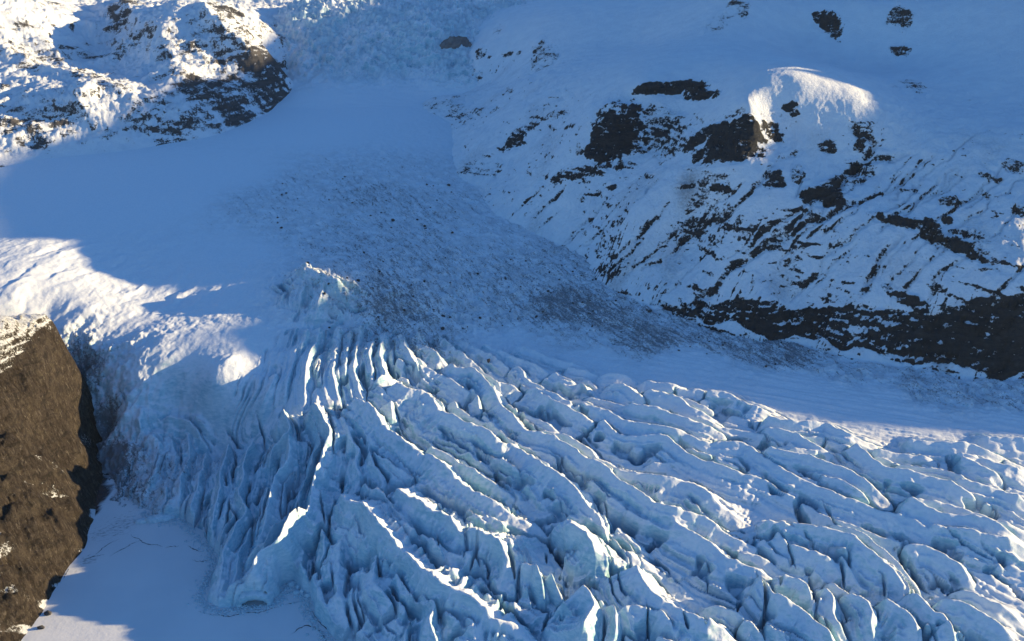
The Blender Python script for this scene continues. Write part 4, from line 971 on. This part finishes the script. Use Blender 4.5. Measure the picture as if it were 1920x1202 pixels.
# ------------------------------------------------------------------ mountain ridge across the valley (right of the frame) that keeps the upper ice in shade
ES = np.array([math.sin(SUN_AZ), math.cos(SUN_AZ), 0]); EQ = np.array([-math.sin(SUN_EL) * math.cos(SUN_AZ), math.sin(SUN_EL) * math.sin(SUN_AZ), math.cos(SUN_EL)])
ED = np.array([math.cos(SUN_AZ), -math.sin(SUN_AZ), 0])
SHADE_EDGE = [find_on(g_base, u, v) + np.array([0, 0, h]) for u, v, h in [(1920,818,4),(1600,792,4),(1400,757,4),(1250,720,3.5),(1100,697,3),(960,682,3),(800,676,3),(640,690,1),(500,685,0),(420,660,0),(340,634,0),
 (470,585,0),(440,530,0),(430,515,0),(330,490,0),(240,465,0),(120,462,0),(0,462,0),(-60,455,2),(-60,400,3),(-60,350,3),(0,300,4)]]
SHADE_EDGE = np.array(SHADE_EDGE + [(-551,954,112),(-492,991,123),(-441,1054,153),(-420,1123,166),(-381,1208,159),(-370,1367,190),(-388,1628,231)], float)
F_S = SHADE_EDGE @ ES; F_Q = SHADE_EDGE @ EQ; k_ = np.argsort(F_S); F_S = np.r_[200, F_S[k_]]; F_Q = np.r_[-160, F_Q[k_]]
ss = np.linspace(330, 1700, 400); oo = np.linspace(-520, 520, 150)
fq = np.interp(ss, F_S, F_Q)
D = 900 + 0.7 * np.clip(ss - 500, 0, 2000)
zc = (fq + math.sin(SUN_EL) * D) / math.cos(SUN_EL)
S, O = np.meshgrid(ss, oo, indexing='ij')
zc2 = zc[:, None]; Dd = D[:, None] + O
x = (ES[0] * S + ED[0] * Dd).ravel().astype(F32); y = (ES[1] * S + ED[1] * Dd).ravel().astype(F32)
fall = (np.abs(O) * 0.86).ravel()
zr = np.broadcast_to(zc2, S.shape).ravel() - fall
zr = zr + (6.0 * (ridged(x, y, 60, 4, 531) - .62)) * sstep(0, 60, fall) + 1.6 * perlin(S.ravel() / 6, S.ravel() * 0, 533) + 1.0 * perlin(S.ravel() / 2.3, S.ravel() * 0, 534)
zr = np.maximum(zr, -8 + 0.5 * fbm(x, y, 30, 2, 535))
ridge = tag(mesh_obj("mountain_ridge", np.stack([x, y, zr], 1), grid_quads(*S.shape)[:, ::-1], M_ROCK, dict(rock=0.3 + 0 * x, scree=0.2 + 0 * x)), kind='structure', label="snow covered mountain ridge across the valley to the right")
exec_time("ridge")

# ------------------------------------------------------------------ loose things: boulders, ice blocks, slabs, rubble
def lump(seed, n=2, squash=(1, 1, 1), rough=0.35, cuts=6):
    """an angular rock: an icosphere cut by random planes and roughened"""
    import bmesh
    bm = bmesh.new(); bmesh.ops.create_icosphere(bm, subdivisions=n, radius=1.0)
    v = np.array([x.co[:] for x in bm.verts]); f = np.array([[w.index for w in p.verts] for p in bm.faces]); bm.free()
    r = np.random.RandomState(seed)
    for _ in range(cuts):
        d = r.randn(3); d /= np.linalg.norm(d); h = r.uniform(0.55, 0.9)
        ex = v @ d - h; v = v - np.clip(ex, 0, None)[:, None] * d
    v = v * (1 + rough * 0.35 * r.uniform(-1, 1, (len(v), 1))) * np.array(squash)
    return v, f

def hit_z(u, v, base_fn, base):
    p = find_on(base, u, v)
    for _ in range(4):
        zz = float(np.asarray(base_fn(np.array([[p[0]]]), np.array([[p[1]]]))).ravel()[0])
        w = at(u, v, zz); p = 0.5 * p + 0.5 * np.array([w[0], w[1], zz])
    return np.array([p[0], p[1], float(np.asarray(base_fn(np.array([[p[0]]]), np.array([[p[1]]]))).ravel()[0])])
gz = lambda X, Y: glacier_height(X, Y)[0]
rs = np.random.RandomState(5)

# dark boulders lying on the moraine: one mesh per shape, shared
shapes = []
for k in range(6):
    v, f = lump(40 + k, 2, (1, rs.uniform(.6, .9), rs.uniform(.5, .8)), 0.3, 7)
    o = mesh_obj("boulder", v, f, M_BOULDER, smooth=False); shapes.append(o.data); bpy.data.objects.remove(o)
spots = []
ZB = [(520,330,860,500,45,"small dark boulder on the shaded rubble strip of the upper glacier"),(600,500,900,620,30,"small dark boulder around the dark hump in the middle of the glacier"),(900,480,1250,620,45,"small dark boulder on the rubble between the hump and the foot of the mountainside"),(1270,620,1560,690,18,"small dark boulder on the snow below the basalt cliff")]
blabs = []
for (u0, v0, u1, v1, n, lb_) in ZB:
    for _ in range(n): spots.append((rs.uniform(u0, u1), rs.uniform(v0, v1))); blabs.append(lb_)
P_ = np.array([find_on(g_base, u, v) for u, v in spots])
Zs = gz(P_[:, 0][None], P_[:, 1][None])[0]
for p, z, lb_ in zip(P_, Zs, blabs):
    o = bpy.data.objects.new("boulder", shapes[rs.randint(6)]); COL.objects.link(o)
    sz = rs.choice([0.8, 1.0, 1.2, 1.5, 2.0], p=[.3, .3, .2, .14, .06]) * (0.7 + np.hypot(p[0], p[1]) / 2200.)
    o.location = (p[0], p[1], z + 0.25 * sz); o.scale = (sz, sz, sz); o.rotation_euler = (rs.uniform(-.3, .3), rs.uniform(-.3, .3), rs.uniform(0, 6.28))
    tag(o, lb_, "boulder", "dark boulders " + lb_[19:])

def one_rock(name, u, v, sz, squash, seed, label, cat, mat, base_fn, base, sink=0.3, group=None):
    w = hit_z(u, v, base_fn, base)
    vv, ff = lump(seed, 3, squash, 0.22, 9)
    o = mesh_obj(name, vv * sz, ff, mat, dict(rock=np.ones(len(vv)), scree=np.zeros(len(vv)), debris=np.zeros(len(vv)), ice=np.full(len(vv), .8), deep=np.zeros(len(vv))), smooth=False)
    o.location = (w[0], w[1], w[2] + sz * squash[2] * (1 - sink) * 0.6)
    tag(o, label, cat, group); return o
flat = lambda X, Y: np.zeros_like(X)
one_rock("boulder", 916, 684, 1.8, (.7, .7, 1.0), 71, "pointed brown rock standing alone on a pale ice crest at the edge of the sunlight", "boulder", M_BOULDER, gz, g_base)
one_rock("boulder", 91, 1151, 2.0, (1, .8, .7), 72, "grey boulder at the lake shore below the brown cliff, the upper of two", "boulder", M_BOULDER, flat, flat, group="shore boulders below the brown cliff")
one_rock("boulder", 77, 1178, 1.8, (1, .8, .7), 73, "grey boulder at the lake shore below the brown cliff, the lower of two", "boulder", M_BOULDER, flat, flat, group="shore boulders below the brown cliff")
# rock showing through the icefall
w = find_on(lambda X, Y: i_tps(X, Y), 860, 84)
vv, ff = lump(93, 4, (29, 12, 17), 0.22, 14); vv[:, 2] -= 3.0; vv[:, 2] += 0.12 * vv[:, 0]
vv[:, 2] += 1.5 * perlin(vv[:, 0] / 5, vv[:, 2] / 9, 3); vv[:, 1] += 2.5 * perlin(vv[:, 0] / 4, vv[:, 2] / 14, 4)
tag(mesh_obj("rock_outcrop", vv + w, ff, plain_mat("grey_brown_rock", rgb(.11, .105, .115), rgb(.22, .20, .20), 0.12, 0.9, 3.0), smooth=False), "grey rock island standing out of the icefall at the top", "rock outcrop")

# the arch of ice that bridges the hollow at the tip of the tongue
na, nd = 36, 9
ang_ = np.linspace(-0.10, math.pi + 0.10, na); dep = np.linspace(-2.6, 7.0, nd)
AV = []
for (ra, rz, sgn) in ((9.4, 8.2, 1), (6.0, 4.3, -1)):
    for dy_ in dep:
        k_ = 1.0 - 0.05 * max(0, -dy_) * (1 if sgn > 0 else -0.3)
        AV.append(np.stack([np.cos(ang_) * ra * k_, np.full(na, dy_) + 0.5 * np.sin(3 * ang_), np.sin(ang_) * rz * k_ - 0.3], 1))
AV = np.vstack(AV); AV[:, 0] += 0.9 * perlin(AV[:, 0] / 3 + 9, AV[:, 2] / 3 + AV[:, 1] / 4, 601); AV[:, 2] += 0.9 * perlin(AV[:, 0] / 3.5, AV[:, 1] / 3.5, 602); AV[:, 1] += 0.9 * perlin(AV[:, 0] / 3, AV[:, 2] / 3, 603)
def AI(s_, d_, a_): return (s_ * nd + d_) * na + a_
AF = []
for a_ in range(na - 1):
    for d_ in range(nd - 1):
        AF.append((AI(0, d_, a_), AI(0, d_, a_ + 1), AI(0, d_ + 1, a_ + 1), AI(0, d_ + 1, a_)))
        AF.append((AI(1, d_, a_ + 1), AI(1, d_, a_), AI(1, d_ + 1, a_), AI(1, d_ + 1, a_ + 1)))
    AF.append((AI(0, 0, a_ + 1), AI(0, 0, a_), AI(1, 0, a_), AI(1, 0, a_ + 1)))
    AF.append((AI(0, nd - 1, a_), AI(0, nd - 1, a_ + 1), AI(1, nd - 1, a_ + 1), AI(1, nd - 1, a_)))
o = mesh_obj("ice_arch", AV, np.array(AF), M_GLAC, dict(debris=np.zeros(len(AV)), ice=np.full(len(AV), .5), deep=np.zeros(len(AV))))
o.location = (hc0[0], hc0[1], 0.0); o.rotation_euler = (0, 0, 0.12)
tag(o, "arch of blue ice over a dark hollow at the tip of the ice tongue", "ice arch")

# ice slabs by the shore of the lake
def slab(name, u, v, L, Wd, H, yaw, tilt, seed, label, group=None):
    r = np.random.RandomState(seed); n = 11
    a = np.linspace(0, 2 * np.pi, n, endpoint=False) + r.uniform(-.15, .15, n)
    rad = 1 + r.uniform(-.22, .22, n)
    ring = np.stack([np.cos(a) * rad * L / 2, np.sin(a) * rad * Wd / 2], 1)
    lay = [(0.92, -0.4 * H), (1.0, 0.15 * H), (0.97, 0.75 * H), (0.80, 1.0 * H)]
    vs_ = [np.c_[ring * k, np.full(n, h) + r.uniform(-.12, .12, n) * H] for k, h in lay]
    top = np.array([[0, 0, 1.08 * H]]); vs_ = np.vstack(vs_ + [top]); f = []
    for l in range(3):
        for i in range(n):
            b = l * n; f += [(b + i, b + (i + 1) % n, b + n + (i + 1) % n), (b + i, b + n + (i + 1) % n, b + n + i)]
    for i in range(n): f.append((3 * n + i, 3 * n + (i + 1) % n, 4 * n))
    o = mesh_obj(name, vs_, np.array(f), M_BLOCK, smooth=False)
    w = at(u, v, 0.0); o.location = (w[0], w[1], 0.0); o.rotation_euler = (tilt, 0.4 * tilt, yaw)
    return tag(o, label, "ice slab", group)
slab("ice_slab", 300, 974, 17, 6.5, 2.4, 0.35, 0.10, 1, "long pale ice slab lying against the glacier foot at the head of the lake")
slab("ice_slab", 268, 978, 9, 5, 1.5, 0.2, -0.12, 2, "short flat ice slab at the left end of the long one")
slab("ice_slab", 322, 962, 10, 4, 1.6, 0.5, 0.15, 3, "narrow ice slab wedged behind the long one under the ice front")
for k, (u, v, L, yaw, tl, lb) in enumerate([(548, 1096, 5.0, 0.7, .7, "upper left"), (560, 1101, 5.5, 1.2, .9, "tallest upright"), (569, 1107, 5.0, 1.0, .6, "lower right"), (556, 1112, 4.2, 0.2, .25, "low flat"), (579, 1117, 4.0, 0.5, .4, "rightmost small")]):
    slab("ice_slab", u, v, L, L * .55, 1.3, yaw, tl, 10 + k, lb + " broken ice plate in the notch right of the ice tongue", "broken ice plates beside the tongue")

# brash: small broken ice along the foot of the ice front, too many to count
NB = 2600
bx, bf = [], []
cube = np.array([[x, y, z] for x in (-1, 1) for y in (-1, 1) for z in (-1, 1)], float); cf = np.array([[0, 1, 3, 2], [4, 6, 7, 5], [0, 4, 5, 1], [2, 3, 7, 6], [0, 2, 6, 4], [1, 5, 7, 3]])
el = edge_w[:, :2]
for k in range(NB):
    i = rs.randint(6, len(el) - 1); t = rs.rand(); p = el[i] * (1 - t) + el[i + 1] * t if i + 1 < len(el) else el[i]
    dd = el[min(i + 1, len(el) - 1)] - el[i]; nn = np.array([dd[1], -dd[0]]) / (np.hypot(*dd) + 1e-6)
    p = p + nn * abs(rs.randn()) * 2.6 + rs.randn(2) * 0.6
    sz = 0.22 + 0.5 * rs.rand() ** 3
    c = cube * np.array([sz, sz * rs.uniform(.5, 1), sz * rs.uniform(.3, .8)]) * rs.uniform(.7, 1.1, (8, 3))
    a = rs.uniform(0, 6.28); R = np.array([[math.cos(a), -math.sin(a), 0], [math.sin(a), math.cos(a), 0], [0, 0, 1]])
    bx.append(c @ R.T + [p[0], p[1], 0.1]); bf.append(cf + 8 * k)
tag(mesh_obj("ice_rubble", np.vstack(bx), np.vstack(bf), M_BLOCK, smooth=False), "broken ice rubble frozen in along the foot of the ice front", None, kind='stuff')

# cracks in the lake ice: narrow dark leads, parts of the lake
CK = [[(246,1002),(250,1008),(260,1010),(268,1017),(280,1021),(296,1022),(305,1026)],[(260,1015),(246,1020),(238,1026),(223,1033),(206,1043)],[(310,1027),(321,1025),(336,1024)],[(353,1023),(363,1030),(380,1036)],
 [(372,1147),(392,1152),(412,1154),(430,1156),(460,1149),(485,1149),(507,1142),(527,1137)],[(535,1134),(548,1131),(562,1128)],[(575,1137),(600,1167),(625,1192)],[(360,1050),(375,1053),(392,1050)],[(225,1010),(200,1022),(180,1040)],[(160,1050),(175,1044),(195,1040)],
 [(545,1190),(572,1174),(600,1180)],[(120,1085),(124,1075),(130,1066)],[(590,1178),(605,1190),(612,1205)]]
for k, c in enumerate(CK):
    pl = catmull(at([q_[0] for q_ in c], [q_[1] for q_ in c], 0.0)[:, :2], 8); n = len(pl)
    pl = pl + rs.randn(n, 2) * 0.22
    tg = np.gradient(pl, axis=0); nn = np.stack([tg[:, 1], -tg[:, 0]], 1) / (np.hypot(tg[:, 0], tg[:, 1])[:, None] + 1e-6)
    wd = (0.10 + 0.30 * rs.rand(n) ** 2) * np.sin(np.linspace(0.15, 2.99, n)); wd = wd[:, None]
    v = np.vstack([np.c_[pl - nn * wd, np.full(n, .09)], np.c_[pl + nn * wd, np.full(n, .09)]])
    fq_ = np.array([[i, i + n, i + n + 1, i + 1] for i in range(n - 1)])
    mesh_obj("ice_crack", v, fq_, M_CRACK, parent=lake)
exec_time("loose things")

# ------------------------------------------------------------------ ground far around
gx = np.array([[-1480, -280, -30], [2280, -280, -30], [2280, 2280, -30], [-1480, 2280, -30]], float)
tag(mesh_obj("snow_ground", gx, np.array([[0, 1, 2, 3]]), plain_mat("far_snow_ground", SNOW, rgb(.7, .74, .8), 0.02)), kind='structure', label="snow covered ground of the surrounding country")
exec_time("done")


# ------------------------------------------------------------------ haze in the valley
hm = bpy.data.materials.new("valley_haze"); hm.use_nodes = True; hn = hm.node_tree.nodes; hn.clear()
ho = hn.new("ShaderNodeOutputMaterial"); hv = hn.new("ShaderNodeVolumePrincipled")
hv.inputs['Color'].default_value = (0.62, 0.80, 1.0, 1); hv.inputs['Density'].default_value = 0.00002; hv.inputs['Anisotropy'].default_value = 0.2
hm.node_tree.links.new(hv.outputs[0], ho.inputs['Volume'])
bx_ = np.array([[x, y, z] for x in (-1500, 2300) for y in (-300, 2300) for z in (-31.5, 480)], float)
tag(mesh_obj("haze", bx_, cf, hm, smooth=False), "thin blue haze filling the glacier valley", None, kind='stuff')
